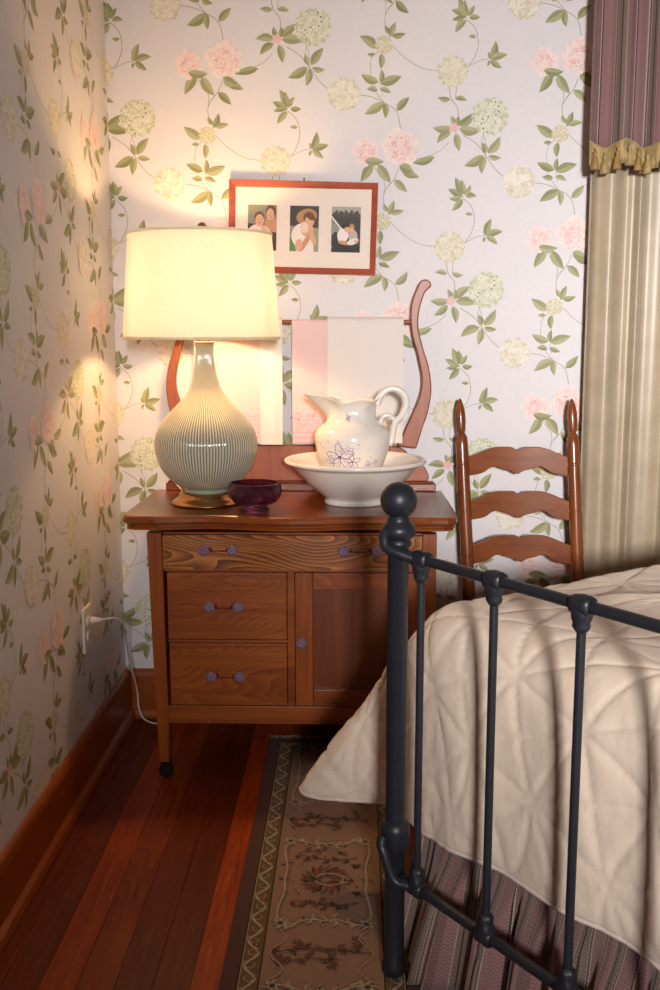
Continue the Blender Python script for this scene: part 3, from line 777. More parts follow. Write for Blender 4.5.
    mb.tube([(.888,cy,1.02),(.890,cy,1.002),(.880,cy,.990)],[.006,.0055,.004],10,sub=4,col=WH)
    mb.build('handle',M['china'],E,smoothing=True)
pitcher()

# ------------------------------------------------------------ picture frame
def picture():
    E=empty('picture_frame',(.583,0,1.545),'cherry wood picture frame with three family photos hanging above the lamp and towels','picture frame')
    rot=Matrix.Translation((.583,0,1.545))@Matrix.Rotation(math.radians(1.5),4,'Y')@Matrix.Translation((-.583,0,-1.545))
    x0,x1,z0,z1=.3595,.8055,1.413,1.683; w=.0185
    mb=MB()
    def bar(p,q): # mitred
        mb.add([(p[0][0],-.003,p[0][1]),(p[1][0],-.003,p[1][1]),(q[1][0],-.003,q[1][1]),(q[0][0],-.003,q[0][1]),
                (p[0][0],-.020,p[0][1]),(p[1][0],-.020,p[1][1]),(q[1][0],-.014,q[1][1]),(q[0][0],-.014,q[0][1])],[(0,1,2,3),(4,5,6,7),(0,1,5,4),(1,2,6,5),(2,3,7,6),(3,0,4,7)])
    o=[(x0,z0),(x1,z0),(x1,z1),(x0,z1)]; i_=[(x0+w,z0+w),(x1-w,z0+w),(x1-w,z1-w),(x0+w,z1-w)]
    for k in range(4): bar((o[k],o[(k+1)%4]),(i_[k],i_[(k+1)%4]))
    mb.build('frame_moulding',M['frame'],E,xf=rot,bevel=.0015)
    mb=MB(); mb.box(x0+.012,x1-.012,-.0078,-.004,z0+.012,z1-.012); mb.build('mat_board',M['matboard'],E,xf=rot)
    mb=MB(); mb.tube([(.583,-.004,1.684),(.583,-.008,1.690),(.583,-.004,1.694)],.0018,6); mb.build('hanging_nail',M['dark'],E,xf=rot,smoothing=True)
    SK=srgb('#e0ac88'); SK2=srgb('#cf956f'); HR=srgb('#6b4229'); HR2=srgb('#b98a52'); DK=srgb('#2b2422')
    xs=(.416,.543,.669); labs=('photo of two smiling people close together','photo of a person in a white shirt hugging a baby','photo of a seated couple bending over a baby by a white railing')
    for k,xa in enumerate(xs):
        xb=xa+.087; za,zb=1.479,1.6125
        mb=MB(); mb.box(xa,xb,-.0092,-.0079,za,zb,[srgb('#7b7667'),srgb('#3d3531'),srgb('#39352f')][k])
        pt=Paint(mb,lambda a,b,h:(xa+a*.087,-.0093-h*3,za+b*.1335),(0,0,1,1)); C=pt.ellipse
        if k==0:
            pt.poly([(0,.6),(1,.6),(1,1),(0,1)],srgb('#8f8a78')); pt.poly([(0,0),(.8,0),(.6,.5),(0,.6)],srgb('#3a2a2c'))
            C(.80,.50,.22,.30,SK2,0,20); pt.poly([(.75,0),(1,0),(1,.4),(.78,.42)],srgb('#4a2f2a'))
            C(.80,.86,.17,.15,HR,0,20); C(.78,.80,.13,.13,SK,0,20); C(.74,.78,.015,.01,DK); C(.84,.79,.015,.01,DK); C(.79,.73,.04,.012,srgb('#b5605a'))
            C(.42,.40,.38,.17,srgb('#efd6cf'),-.1,22); C(.40,.72,.17,.14,HR,0,20); C(.41,.66,.15,.14,SK,0,20); C(.35,.68,.015,.01,DK); C(.46,.69,.015,.01,DK); C(.41,.61,.05,.014,srgb('#b5605a'))
            C(.62,.42,.2,.07,SK,-.7,16)
        if k==1:
            pt.poly([(0,0),(1,0),(1,.52),(0,.56)],srgb('#9c9c7c')); pt.poly([(0,0),(.2,0),(.15,.28),(0,.28)],srgb('#5d8a3d'))
            C(.42,.35,.36,.27,srgb('#f1e4e0'),.1,24); pt.poly([(.25,0),(.85,0),(.8,.3),(.25,.35)],srgb('#efe3df'))
            C(.58,.77,.36,.17,HR2,.1,24); C(.66,.74,.20,.13,HR,0,18); C(.68,.66,.17,.13,SK,.2,20); C(.74,.75,.16,.06,HR,-.2,16)
            C(.60,.48,.24,.16,SK,-.2,20); C(.50,.53,.15,.12,srgb('#eed2bd'),0,18)
            C(.55,.2,.36,.075,SK2,.8,18); C(.33,.14,.13,.13,SK,0,16); C(.80,.30,.18,.08,SK,-.9,14)
        if k==2:
            pt.poly([(0,.84),(1,.84),(1,1),(0,1)],srgb('#a9a7a0')); 
            for q in range(14): C(.1+q*.065,.84+.04*sin(q*2.3),.06,.05,srgb('#4c473e'),q,9)
            for q in range(6): pt.ribbon([(.05+q*.07,.25),(.05+q*.07,.76-q*.055)],.025,srgb('#e6e2da'),0)
            pt.ribbon([(0,.78),(.36,.50)],.035,srgb('#efece6'),0); pt.ribbon([(.05,.1),(0,.35)],.06,srgb('#cfcac0'),0)
            C(.55,.10,.45,.13,srgb('#1d1a1a'),0,18); C(.15,.25,.16,.2,srgb('#2a2226'),0,14)
            C(.40,.38,.20,.17,srgb('#efe6e4'),.3,18); C(.75,.36,.16,.14,srgb('#b9b2ae'),0,16)
            C(.50,.58,.16,.07,srgb('#2b1c18'),.1,16); C(.70,.56,.09,.08,HR2,0,14); C(.55,.50,.11,.06,SK,0,14); C(.70,.49,.08,.06,SK,0,12)
            C(.45,.21,.22,.045,SK2,-.1,14); C(.75,.24,.2,.07,srgb('#ece4df'),.2,16); C(.86,.24,.06,.05,SK,0,12)
        o=mb.build('photograph',M['photo'],E,xf=rot,recalc=False,weld=False); o['label']=labs[k]
    mb=MB(); mb.box(x0+.0165,x1-.0165,-.0125,-.0115,z0+.0165,z1-.0165); mb.build('glazing',M['glass'],E,xf=rot)
picture()

# ------------------------------------------------------------ chair
def chair():
    E=empty('ladder_back_chair',(1.245,-.3,0),'brown wooden ladder-back chair against the back wall between washstand and curtain','chair')
    def ln(s,z): # post centre
        if s<0: x=lerp(1.094,1.059,(z-.42)/.6)
        else: x=lerp(1.426,1.395,(z-.42)/.6)
        y=lerp(-.135,-.075,clamp((z-.42)/.6,0,1.1))
        if z<.42: x=(1.094 if s<0 else 1.426); y=-.135
        return x,y
    prof=[(.0,.012),(.40,.0175),(.440,.019),(.50,.0195),(.560,.0195),(.562,.0175),(.566,.0175),(.568,.0195),(.700,.0195),(.702,.0175),(.706,.0175),(.708,.0195),(.840,.0195),(.842,.0175),(.846,.0175),(.848,.0195),(.900,.0192),(.922,.018),(.934,.0125),(.938,.010),(.942,.0125),(.950,.0135),(.975,.0155),(1.0,.0145),(1.022,.010),(1.036,.005),(1.040,.001)]
    for s in (-1,1):
        mb=MB(); mb.tube([(*ln(s,z),z) for z,r in prof],[r for z,r in prof],20); mb.build('back_post',M['chairv'],E,smoothing=True,angle=35)
    def slat(zc,h):
        xa,ya=ln(-1,zc); xb,yb=ln(1,zc); n=60; mb=MB(); F=[];
        rows=[]
        for i in range(n+1):
            u=i/n; x=lerp(xa,xb,u); k=abs(u-.5)*2   # 0 centre,1 end
            bow=.020*cos((u-.5)*pi)
            top=zc+h*.5-.030*smooth((k-.35)/.65)-.010*math.exp(-(k/.07)**2)
            bot=zc-h*.5+.012*math.exp(-((k-.42)/.16)**2)+.012*(1-math.exp(-(k/.09)**2))*(1 if k<.42 else math.exp(-((k-.42)/.18)**2))-.004*smooth((k-.7)/.3)
            ys=lerp(ya,yb,u)+bow
            rows.append([(x,ys-.006,bot),(x,ys-.006,top),(x,ys+.006,top),(x,ys+.006,bot)])
        mb.grid(rows,closev=True); mb.add(rows[0],[(0,1,2,3)]); mb.add(rows[-1],[(0,1,2,3)])
        mb.build('back_slat',M['chair'],E,bevel=.002)
    for zc in (.852,.718,.584): slat(zc,.084)
    # seat frame, rush seat, legs, rungs
    for x in (1.045,1.425):
        mb=MB(); mb.tube([(x,-.50,0),(x,-.50,.10),(x,-.50,.40),(x,-.50,.438)],[.013,.018,.019,.016],18); mb.build('front_leg',M['chairv'],E,smoothing=True,angle=40)
    mb=MB()
    q=[(1.044,-.500),(1.426,-.500),(1.416,-.145),(1.096,-.145)]
    P=[]
    c=(sum(a for a,b in q)/4,sum(b for a,b in q)/4)
    for s,z in ((1,.415),(1.03,.425),(1.02,.437),(.9,.440),(.45,.434),(.02,.432)):
        row=[]
        for k in range(4):
            for t in range(6):
                a=q[k];b=q[(k+1)%4]; row.append((c[0]+(lerp(a[0],b[0],t/6)-c[0])*s,c[1]+(lerp(a[1],b[1],t/6)-c[1])*s,z))
        P.append(row)
    mb.grid(P,closev=True); mb.add(P[0],[list(range(24))]); mb.add(P[-1],[list(range(24))])
    mb.build('seat',plain('rush_seat',srgb('#a5824f'),.8,bump=.6,bscale=300,var=.15),E,smoothing=True)
    for (a,b) in (((1.045,-.5,.20),(1.425,-.5,.20)),((1.045,-.5,.30),(1.425,-.5,.30)),((1.045,-.5,.24),(1.094,-.135,.24)),((1.425,-.5,.24),(1.418,-.135,.24)),((1.094,-.135,.28),(1.418,-.135,.28))):
        mb=MB(); mb.tube([a,b],.010,12); mb.build('rung',M['chair'],E,smoothing=True,angle=40)
chair()

# ------------------------------------------------------------ bed
BP=Vector((.823,-1.361,0)); BU=Vector((.592,-.806,0)).normalized(); BV=Vector((.806,.592,0)).normalized()
def B(u,v,z): return tuple(BP+BU*u+BV*v+Vector((0,0,z)))
def bedframe():
    E=empty('iron_bed_frame',BP,'blackened iron bed frame with round ball finial on its foot post','bed frame')
    WB=1.40
    pp=[(0,0),(.020,0),(.024,.006),(.024,.022),(.0195,.032),(.0192,.255),(.0265,.262),(.0285,.275),(.0285,.300),(.0265,.312),(.0192,.318),(.0192,.848),(.0235,.852),(.0245,.858),(.021,.863),(.028,.868),(.0325,.877),(.030,.888),(.022,.895),(.0205,.899),(.0205,.902),(.0165,.906),(.0165,.918)]
    for u in (0,WB):
        mb=MB(); c=B(u,0,.0085 if u==0 else 0); mb.lathe(pp,c[0],c[1],c[2],32); p=mb.build('post',M['iron'],E,smoothing=True,angle=50)
        mb=MB(); mb.sphere((c[0],c[1],.943),.0335,32,20); mb.build('ball_finial',M['iron'],p,smoothing=True)
    zt,zb=.8455,.217
    for z,zk,e in ((zt,.876,.0095),(zb,.288,.0100)):
        pts=[(0.000,-.030,zk+.012),(.004,-.036,zk+.001),(.012,-.036,zk-.014),(.030,-.026,z+.009),(.050,-.010,z+.001),(.066,0,z),(.12,0,z)]
        pts+= [(WB-a,b,c) for a,b,c in [(.12,0,z)]+[(.066,0,z),(.050,-.010,z+.001),(.030,-.026,z+.009),(.012,-.036,zk-.014),(.004,-.036,zk+.001),(.000,-.030,zk+.012)]]
        mb=MB(); mb.tube([B(*q) for q in pts],e,14,sub=8)
        mb.build('rail',M['iron'],E,smoothing=True)
    us=[.066+.185*k for k in range(8)]
    us=[u for u in us if u<WB-.04]
    for u in us:
        mb=MB(); mb.tube([B(u,0,zb),B(u,0,zt)],.0072,14); s=mb.build('spindle',M['iron'],E,smoothing=True,angle=40)
        for z,sg in ((zt,-1),(zb,1)):
            mb=MB()
            # cast knot: barrel round the rail with a twisted drop
            ax=BU
            pr=[(.0105,-.019),(.0145,-.017),(.0158,-.010),(.0165,0),(.0158,.010),(.0145,.017),(.0105,.019)]
            q=ax.to_track_quat('Z','Y'); P=[]
            for k in range(24):
                a=2*pi*k/24; P.append([tuple(Vector(B(u,0,z))+q@Vector(((r+.0010*cos(4*a+zz*200))*cos(a),(r+.0010*cos(4*a+zz*200))*sin(a),zz))) for r,zz in pr])
            mb.grid(P,closeu=True)
            pr=[(.0155,.004),(.0165,.012),(.0150,.020),(.0125,.028),(.0135,.033),(.0115,.038),(.0075,.042)]; P=[]
            c=B(u,0,z)
            for k in range(24):
                a=2*pi*k/24; P.append([(c[0]+(r+.0011*cos(5*a+zz*160))*cos(a),c[1]+(r+.0011*cos(5*a+zz*160))*sin(a),c[2]+sg*zz) for r,zz in pr])
            mb.grid(P,closeu=True)
            mb.build('cast_knot',M['iron'],s,smoothing=True)
    for u in (.07,WB-.07):
        mb=MB(); P=[[B(a,v,z) for a,z in ((u-.02,.29),(u+.02,.29),(u+.02,.33),(u-.02,.33))] for v in (.12,1.95)]
        mb.grid(P,closev=True); mb.add(P[0],[(0,1,2,3)]); mb.add(P[1],[(0,1,2,3)]); mb.build('side_rail',M['iron'],E)
        mb=MB(); c=B(u,1.93,0); mb.lathe([(0,0),(.018,0),(.018,.29),(0,.29)],c[0],c[1],0,16); mb.build('head_leg',M['iron'],E,smoothing=True,angle=40)
    mb=MB()
    def rb(u0,u1,v0,v1,z0,z1,r=.03):
        pts=[]
        for cu,cv,a0 in ((u1-r,v1-r,0),(u0+r,v1-r,90),(u0+r,v0+r,180),(u1-r,v0+r,270)):
            for k in range(6): a=math.radians(a0+k*18); pts.append((cu+r*cos(a),cv+r*sin(a)))
        P=[[B(a,b,z) for a,b in pts] for z in (z0,z1)]
        m=MB(); m.grid(P,closev=True); n=len(pts); m.add(P[0],[list(range(n))]); m.add(P[1],[list(range(n))]); return m
    o=rb(.06,WB-.06,.14,1.93,.335,.49).build('box_spring',plain('ticking_cloth',srgb('#d8d0c4'),.8),bevel=.01)
    tag(o,'box spring base hidden between iron rails and the quilt','box spring')
    o=rb(.05,WB-.05,.13,1.93,.492,.672,.06).build('mattress',plain('mattress_cloth',srgb('#e6dfd6'),.8),bevel=.02)
    tag(o,'thick mattress lying under the cream quilt','mattress')
bedframe()

def quilt():
    E=empty('quilt',B(.7,1.,.70),'cream quilted bedspread with star stitching draped over the iron bed','quilt')
    # control list along the hem: edge (u,v) -> hem (u,v,z); outward handle direction n
    C=[ # eu, ev, nu, nv, hu, hv, hz
     (1.33,.62,1,0,1.50,.60,.30),(1.30,.25,.9,-.3,1.50,.12,.27),
     (1.18,.20,0,-1,1.17,.080,.290),(1.0,.20,0,-1,.97,.078,.292),(.8,.20,0,-1,.77,.082,.290),(.62,.20,0,-1,.59,.080,.287),(.50,.20,0,-1,.47,.086,.292),(.38,.20,0,-1,.35,.078,.291),
     (.27,.20,0,-1,.22,.084,.287),(.16,.19,-.05,-1,.10,.080,.278),(.07,.18,-.25,-.97,.005,.088,.266),(.025,.175,-.5,-.85,-.085,.108,.260),(.0,.175,-.7,-.7,-.19,.128,.248),
     (-.012,.180,-.76,-.64,-.26,.118,.230),(-.018,.19,-.82,-.57,-.32,.096,.215),(-.018,.20,-.88,-.46,-.370,.072,.207),(-.012,.22,-.95,-.3,-.412,.062,.204),(-.006,.24,-1,-.15,-.432,.075,.210),(.005,.28,-1,-.05,-.40,.14,.215),(.005,.33,-1,0,-.34,.24,.24),(.005,.42,-1,0,-.28,.38,.27),(.005,.55,-1,0,-.25,.55,.29),
     (.005,.8,-1,0,-.24,.80,.30),(.005,1.1,-1,0,-.24,1.1,.29),(.005,1.4,-1,0,-.23,1.4,.30),(.01,1.7,-1,0,-.18,1.7,.30),(.03,1.93,-1,0,-.12,1.93,.30)]
    n=len(C)
    def cat(i,t,k):
        g=lambda j:C[max(0,min(n-1,j))][k]
        p0,p1,p2,p3=g(i-1),g(i),g(i+1),g(i+2)
        return .5*((2*p1)+(p2-p0)*t+(2*p0-5*p1+4*p2-p3)*t*t+(3*p1-p0-3*p2+p3)*t**3)
    T=[]
    for i in range(n-1):
        a=C[i];b=C[i+1]; d=max(math.hypot(a[0]-b[0],a[1]-b[1]),.62*math.hypot(a[4]-b[4],a[5]-b[5]))
        near=(2<=i<=21); m=max(3,int(d/(.0065 if near else .016)))
        for k in range(m): T.append((i,k/m))
    T.append((n-2,1.))
    rows=[];NS=86; NT=46; flat=[]
    for (i,t) in T:
        eu,ev,nu,nv,hu,hv,hz=[cat(i,t,k) for k in range(7)]
        l=math.hypot(nu,nv) or 1; nu/=l;nv/=l
        ztop=.713
        side=smooth((-nu-.2)/.7)
        P0=Vector((eu,ev,ztop)); P1=P0+Vector((nu,nv,0))*.105*lerp(1,1.05,side)
        H=Vector((hu,hv,hz)); 
        up=lerp(.34,.20,side)
        P2=H+Vector((0,0,up)) + (Vector((P1.x-hu,P1.y-hv,0))*(.42 if side>.3 else .15*1))
        if side<.3: P2=Vector((lerp(hu,P1.x,.3),lerp(hv,P1.y,.15)+.0,hz+.30))
        pts=[]
        # inner: from spine to edge
        sp=Vector((clamp(eu,.45,.95) if True else .7, clamp(ev,.75,1.6),0))
        d=Vector((eu,ev,0))-sp; L=d.length
        for k in range(NT):
            w=(k/NT); w=1-(1-w)**1.6
            q=sp+d*w; dist=L*(1-w); z=ztop+.030*smooth(dist/.45)
            pts.append((q.x,q.y,z,q.x,q.y))
        arc=0; prev=P0
        for k in range(NS+1):
            w=k/NS; q=P0*(1-w)**3+P1*3*w*(1-w)**2+P2*3*w*w*(1-w)+H*w**3
            arc+=(q-prev).length; prev=q
            # flat cloth coordinates continue outwards from the edge
            pts.append((q.x,q.y,q.z,eu+nu*arc,ev+nv*arc))
        rows.append(pts)
    # normals and puff
    R=len(rows); K=len(rows[0]); S=.172
    ca,sa=cos(math.radians(24)),sin(math.radians(24))
    def puff(a,b):
        x=(a*ca-b*sa)/S; y=(a*sa+b*ca)/S
        x+=.10*sin(y*1.9)+.05*sin(y*4.1+1); y+=.10*sin(x*1.7+.6)
        fx=abs(x-round(x)); fy=abs(y-round(y)); d1=abs((x+y)-round(x+y))/1.414; d2=abs((x-y)-round(x-y))/1.414
        c=min(fx,d1); 
        # arcs: big petals on alternate cells
        cx,cy=math.floor(x)+.5,math.floor(y)+.5
        dd=min(fx,fy,d1,d2)
        return 1-math.exp(-(dd/.032)**.8)
    mb=MB(); G=[]
    pos=[[Vector(B(p[0],p[1],p[2])) for p in r] for r in rows]
    rng=random.Random(2)
    for i in range(R):
        out=[]
        for j in range(K):
            a=pos[min(i+1,R-1)][j]-pos[max(i-1,0)][j]; b=pos[i][min(j+1,K-1)]-pos[i][max(j-1,0)]
            nn=a.cross(b)
            if nn.length<1e-9: nn=Vector((0,0,1))
            nn.normalize()
            if nn.z<0 and j<NT: nn=-nn
            p=rows[i][j]
            c=Vector(B(.7,1.1,.4))
            if nn.dot(pos[i][j]-c)<0: nn=-nn
            f=1.0 if j<K-2 else (.6 if j==K-2 else .3)
            h=.0062*puff(p[3],p[4])*f
            # soft folds in the drape
            g=smooth((j-NT)/NS)
            wav=.004*g*sin(p[3]*23+1.3*sin(p[4]*9))*(1 if rows[i][-1][0]>-.02 else 1.3)
            wav+=.0012*sin(p[3]*61+p[4]*37)*.6; wav*=(1-.8*smooth((g-.6)/.4)*(1 if rows[i][-1][0]<.0 else 0))
            out.append(tuple(pos[i][j]+nn*(h+wav)))
        G.append(out)
    # close the spine loosely: grid from first to last
    mb.grid(G)
    o=mb.build('quilt_top',M['quiltm'],E,smoothing=True,recalc=False,weld=False,solid=.006)
    mb=MB(); mb.tube([g[-1] for g in G],.0052,8); mb.build('piping',M['piping'],E,smoothing=True)
quilt()

def skirt():
    # gathered valance under the quilt: foot side then far side
    path=[]; 
    pts=[(1.44,.11),(1.0,.105),(.6,.105),(.3,.105),(.12,.105),(.01,.108),(-.035,.125),(-.045,.18),(-.04,.3),(-.0,.5),(.0,1.0),(.0,1.9)]
    P=[];acc=0
    for i in range(len(pts)-1):
        a=Vector(pts[i]);b=Vector(pts[i+1]); L=(b-a).length; m=max(2,int(L/.004 if i<7 else L/.012))
        for k in range(m): P.append((a.lerp(b,k/m),(b-a).normalized()))
    rows=[]; uv=[]; s=0; prev=None
    for i,(p,d) in enumerate(P):
        if prev is not None: s+=(p-prev).length
        prev=p
        nrm=Vector((d.y,-d.x)); 
        if nrm.dot(p-Vector((.7,1.)))<0: nrm=-nrm
        ph=s*2*pi/.105+1.1*sin(s*11)+.8*sin(s*4.7+2)
        c=[];u=[]
        foot = i< sum(1 for q in P if q[0].y<.13)
        for j in range(25):
            t=j/24; z=lerp(.46,.012,t)
            amp=lerp(.004,.026,t**.8); wv=sin(ph)+.45*sin(2*ph+1.2)+.3*sin(3.3*ph)
            sp=.035+.03*t                               # overall outward lean
            if t>.6: 
                sp+=0
            q=p+nrm*(amp*wv*.8+sp*t)
            lat=d*(.008*t*sin(ph*1.0+1.0))
            q=q+lat
            if q.y<.104-.055*smooth((.285-z)/.16) and z>.12: q.y=.104-.055*smooth((.285-z)/.16)
            # flare by the corner post
            near=math.exp(-((s-1.40)/.05)**2)
            q=q+nrm*near*.03*smooth((t-.45)/.55)
            if z>.15 and q.y<.026 : q.y=.026
            if q.x>-.03 and q.x<.034 and z<.9: q.y=max(q.y,.034) if q.x<.028 else q.y
            c.append(B(q.x,q.y,z)); u.append((s/.105*1.55,z))
        rows.append(c); uv.append(u)
    mb=MB(); mb.grid(rows,uv=uv)
    tag(mb.build('bed_skirt',M['stripe'],smoothing=True,recalc=False,solid=.002),'mauve and grey striped gathered bed skirt hanging below the quilt hem','bed skirt')
skirt()

# ------------------------------------------------------------ rug
def rug():
    x0,x1,y0,y1=.487,.880,-2.75,-.205; H=.008
    E=empty('runner_rug',((x0+x1)/2,-1.4,0),'patterned taupe runner rug with vine border lying beside the bed','rug')
    DB=srgb('#6a4a44'); BO=srgb('#7c6448'); FD=srgb('#a8846e'); IV=srgb('#c6b196'); BR=srgb('#553a2a'); RD_=srgb('#8d4438'); GN=srgb('#4c4f3c'); DKL=srgb('#43352c')
    mb=MB(); mb.box(x0,x1,y0,y1,.0005,H,FD)
    pt=Paint(mb,lambda a,b,h:(a,b,H+.00012+h*3),(x0,y0,x1,y1)); R=pt.ribbon
    def rect(a,b,c,d,col): 
        n=max(1,int((d-b)/.5)); 
        pt.poly([(a,b),(c,b),(c,d),(a,d)],col)
    rect(x0,y0,x0+.033,y1,DB); rect(x1-.033,y0,x1,y1,DB); rect(x0+.0,y1-.035,x1,y1,DB)
    rect(x0+.033,y0,x0+.074,y1-.035,BO); rect(x1-.074,y0,x1-.033,y1-.035,BO); rect(x0+.033,y1-.076,x1-.033,y1-.035,BO)
    for xx in (x0+.034,x0+.075,x1-.034,x1-.075): R([(xx,y0),(xx,y1-.04)],.0028,DKL,0)
    for xx in (x0+.0365,x1-.0365): R([(xx,y0),(xx,y1-.04)],.0016,IV,0)
    R([(x0+.034,y1-.038),(x1-.034,y1-.038)],.002,IV,0); R([(x0+.074,y1-.076),(x1-.074,y1-.076)],.0028,DKL,0)
    rng=random.Random(8)
    def vine(cx):
        L=[]; y=y1-.05; k=0
        while y>y0: L.append((cx+(.0125 if k%2 else -.0125),y)); y-=.042; k+=1
        R(L,.0055,IV,5)
        for i,(a,b) in enumerate(L):
            s=1 if i%2 else -1
            R([(a,b),(a-s*.010,b-.008),(a-s*.020,b-.002),(a-s*.020,b+.008),(a-s*.013,b+.009)],.0032,mixc(IV,BR,.15),4,taper=True)
            pt.leaf((a,b),(a-s*.002,b+.018),.45,mixc(IV,GN,.3),mixc(IV,GN,.5)); 
            if i%4==0:
                for q in range(5): pt.ellipse(a-s*.018+.005*cos(q*1.26),b-.014+.005*sin(q*1.26),.0042,.0034,RD_,q,7)
                pt.ellipse(a-s*.018,b-.014,.0025,.0025,IV)
    vine(x0+.054); vine(x1-.054)
    L=[(x0+.05+k*.03,y1-.056+(.010 if k%2 else -.010)) for k in range(11)]; R(L,.0045,IV,5)
    cx=(x0+x1)/2-.003
    def spray(x,y,ang,l,col,nl=6,w=.0026):
        d=(cos(ang),sin(ang)); n=(-d[1],d[0]); P=[(x+d[0]*l*t+n[0]*.012*sin(t*4),y+d[1]*l*t+n[1]*.012*sin(t*4)) for t in [k/6 for k in range(7)]]
        R(P,w,col,4)
        for k in range(1,nl):
            t=k/nl; s=1 if k%2 else -1; bx,by=P[min(6,int(t*6.5))]
            pt.leaf((bx,by),(bx+d[0]*.016+n[0]*s*.018,by+d[1]*.016+n[1]*s*.018),.4,col,mixc(col,FD,.3))
    def medal(yc):
        a,b=.098,.190
        # scalloped ivory cartouche with leafy edge
        pts=[]
        for k in range(48):
            t=2*pi*k/48; c,s_=cos(t),sin(t); q=(abs(c)**4+abs(s_)**4)**-.25
            w=1+.10*cos(4*t)*(-1)+.05*cos(8*t)
            pts.append((cx+a*c*q*w,yc+b*s_*q*w*.92))
        for k in range(48):
            t=2*pi*k/48; p=pts[k]
            for e in (-1,1):
                L2=.017+.006*((k*7)%3); n=(cos(t)*e,sin(t)*e); tw=.5*(1 if k%2 else -1)
                n=(n[0]*cos(tw)-n[1]*sin(tw),n[0]*sin(tw)+n[1]*cos(tw))
                horiz=abs(sin(t))>.7
                if horiz or k%3==0: pt.leaf(p,(p[0]+n[0]*L2,p[1]+n[1]*L2),.42,mixc(IV,FD,.15) if k%3 else BR,mixc(IV,BR,.45))
        R(pts+[pts[0]],.0042,IV,3); R([(cx+(x-cx)*.93,yc+(y-yc)*.95) for x,y in pts]+[(cx+(pts[0][0]-cx)*.93,yc)],.0018,mixc(IV,BR,.6),3)
        for s in (-1,1):
            for q in (-1,1): 
                x,y=cx+s*a*.93,yc+q*b*.93
                for k in range(6): pt.leaf((x,y),(x+.022*cos(k*1.05),y+.026*sin(k*1.05)),.4,IV,mixc(IV,BR,.4))
                pt.ellipse(x,y,.006,.006,GN)
        # centre bloom
        for ring,(r_,nn) in enumerate(((.062,18),(.046,13),(.032,9))):
            for k in range(nn):
                t=2*pi*k/nn+ring*.3; col=[BR,mixc(BR,FD,.4),RD_][(k+ring)%3]
                pt.leaf((cx+.012*cos(t),yc+.012*sin(t)),(cx+r_*cos(t),yc+r_*1.05*sin(t)),.3,col,mixc(col,FD,.4))
        R([(cx+.032*cos(2*pi*k/12)+.008,yc+.026*sin(2*pi*k/12)) for k in range(13)],.0032,IV,3)
        R([(cx+.035,yc-.018),(cx+.055,yc-.004),(cx+.035,yc+.016)],.0032,IV,4); pt.ellipse(cx+.058,yc-.004,.007,.005,RD_); pt.ellipse(cx-.028,yc,.009,.011,GN,0,8,wob=.3)
        for s in (-1,1):
            spray(cx+.075,yc+s*.098,pi,.14,mixc(BR,GN,.5)); spray(cx-.07,yc+s*.115,.1,.12,mixc(BR,FD,.3),5)
            pt.ellipse(cx-.07,yc+s*.10,.006,.006,RD_); pt.ellipse(cx+.03,yc+s*.12,.005,.005,GN); pt.ellipse(cx+.07,yc+s*.06,.010,.008,GN,0,8,wob=.3)
        for k in range(12): 
            t=rng.uniform(0,6.28); pt.ellipse(cx+.075*cos(t),yc+.1*sin(t),.003,.003,rng.choice([RD_,GN,BR]),0,6)
    def between(yc):
        spray(cx-.10,yc,.05,.2,mixc(BR,GN,.4),8,.003); spray(cx+.09,yc+.035,pi+.2,.13,mixc(BR,FD,.3)); spray(cx-.09,yc-.045,.25,.13,mixc(BR,FD,.2))
        for dx,dy in ((-.05,.03),(.02,-.035),(.07,.045),(-.085,-.02)):
            for k in range(6): pt.leaf((cx+dx,yc+dy),(cx+dx+.016*cos(k*1.05),yc+dy+.018*sin(k*1.05)),.45,mixc([RD_,BR,GN,IV][k%4],FD,.3),mixc(BR,FD,.3))
        for s in (-1,1):
            R([(cx+s*.095,yc+.085),(cx+s*.075,yc+.05),(cx+s*.105,yc),(cx+s*.075,yc-.05),(cx+s*.095,yc-.085)],.003,mixc(IV,FD,.3),4)
    for k in range(4):
        yc=-1.025-.565*(k-1); medal(yc); between(yc-.2825)
    mb.build('rug_pile',M['rug'],E,recalc=False,weld=False)
    mb=MB(); 
    for k in range(90):
        x=x0+.004+k*(x1-x0-.008)/89; mb.tube([(x,y1,.006),(x+rng.uniform(-.006,.006),y1+.018,.006),(x+rng.uniform(-.012,.012),y1+.035,.003)],.0016,5,sub=2)
    f=mb.build('fringe',M['fringe'],E); f['kind']='stuff'
rug()

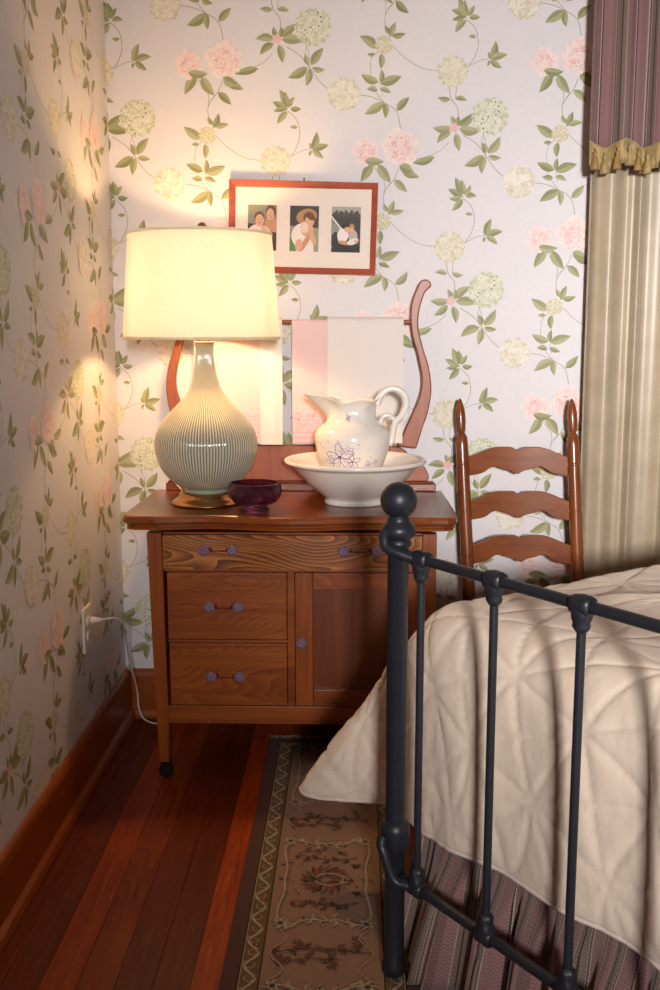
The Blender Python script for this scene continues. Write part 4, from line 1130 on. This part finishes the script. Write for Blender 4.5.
# ------------------------------------------------------------ curtain
def curtains():
    E=empty('curtain',(2.0,-.09,0),'champagne taffeta curtain panel falling from beneath the fringed valance at right','curtain')
    xs0,xs1=1.414,2.62; n=520
    def fold(s): return .024*sin(s*2*pi/.112+.8+.5*sin(s*7))+.007*sin(s*2*pi/.05+2.*sin(s*9))
    rows=[];
    for i in range(n+1):
        s=i/n*(xs1-xs0); c=[]
        for j in range(41):
            t=j/40; z=lerp(2.38,.012,t); k=.75+.25*t
            x=xs0+s+.012*sin(s*2*pi/.125+2.2)+(.012*t if i==0 else .012*t*math.exp(-s/.1))
            gap=-.03*math.exp(-((s-.185)/.018)**2)
            y=-.078+k*fold(s)-.0+(-gap)
            y=min(y,-.016)
            c.append((x,y,z))
        rows.append(c)
    mb=MB(); mb.grid(rows); mb.build('curtain_panel',M['taffeta'],E,smoothing=True,recalc=False,solid=.0015)
    V=empty('valance',(2.0,-.14,1.76),'mauve striped valance with gold tassel fringe above the taffeta curtain','valance')
    def vf(s): return .020*sin(s*2*pi/.115-.3)+.008*sin(s*2*pi/.052+1)
    def vz(s): return 1.757+.010*cos(s*2*pi/.115+.6)
    rows=[];uv=[]; P=[]; acc=0; pv=None
    n=480
    for i in range(n+1):
        s=i/n*1.24; c=[];u=[]
        x=1.404+s; y0=-.138+vf(s)
        if pv: acc+=math.hypot(x-pv[0],y0-pv[1])
        pv=(x,y0)
        for j in range(13):
            t=j/12; z=lerp(2.40,vz(s),t); y=-.138+vf(s)*lerp(.55,1,t)
            c.append((x,y,z)); u.append((acc/.13+.72,z))
        rows.append(c); uv.append(u); P.append((x,y0,vz(s)))
    mb=MB(); mb.grid(rows,uv=uv); mb.build('valance_cloth',M['stripe'],V,smoothing=True,recalc=False,solid=.002)
    # woven gold heading and pleated lace below
    mb=MB(); G=[]
    for i,(x,y,z) in enumerate(P):
        w=.0035*sin(i*1.9)
        G.append([(x,y-.003,z+.012),(x,y-.0055,z+.006),(x,y-.0055,z-.008),(x,y-.004+w*.3,z-.012),(x,y-.007+w,z-.030),(x,y-.011+w*2,z-.058-.004*sin(i*.35))])
    mb.grid(G); mb.build('fringe_heading',M['gold'],V,smoothing=True,recalc=False,solid=.0012)
    k=0; i=6
    while i<n:
        x,y,z=P[i]; mb=MB()
        mb.lathe([(0,.006),(.004,.005),(.006,0),(.004,-.005),(.0045,-.008),(.008,-.016),(.0115,-.034),(.0125,-.046),(.010,-.047),(0,-.040)],x,y-.022,z-.018,14)
        mb.tube([(x,y-.008,z-.004),(x,y-.02,z-.008),(x,y-.022,z-.013)],.0016,6)
        mb.build('tassel',M['gold2'] if k%2==0 else M['gold'],V,smoothing=True); k+=1; i+=11 if k%3 else 14
curtains()

# ------------------------------------------------------------ light
def area(name,loc,rot,sx,sy,e,c):
    L=bpy.data.lights.new(name,'AREA'); L.shape='RECTANGLE'; L.size=sx; L.size_y=sy; L.energy=e; L.color=c
    o=bpy.data.objects.new(name,L); COL.objects.link(o); o.location=loc; o.rotation_euler=rot; return o
k=area('key_lamp_front',(1.13,RD-.04,1.70),(math.radians(90-4.5),0,math.radians(-6)),.36,.44,22,(1.0,.965,.94)); k.data.spread=math.radians(47)  # narrow-beam key lamp, softbox-like, set in the made-up front opening
area('fill_lamp_right',(RW+.12,-4.0,1.5),(math.radians(90),0,math.radians(90)),1.2,1.4,2,(.95,.94,1.0))  # weak fill lamp added behind the right opening to raise ambient light
w=bpy.data.worlds.new('sky'); SC.world=w; w.use_nodes=True
w.node_tree.nodes['Background'].inputs[0].default_value=(.75,.85,1,1); w.node_tree.nodes['Background'].inputs[1].default_value=.6

# ------------------------------------------------------------ camera
f=1030.; yaw=math.atan(26/f); pitch=math.atan(167/f*math.cos(yaw))
cam=bpy.data.cameras.new('camera'); co=bpy.data.objects.new('camera',cam); COL.objects.link(co)
cam.sensor_fit='VERTICAL'; cam.sensor_height=36; cam.lens=f/990*36; cam.clip_start=.02
co.location=(.745,-3.2,1.25); co.rotation_euler=(pi/2-pitch,0,yaw)
SC.camera=co
vs=SC.view_settings; vs.view_transform='Standard'; vs.look='None'; vs.gamma=1; vs.exposure=0.0; vs.use_curve_mapping=False
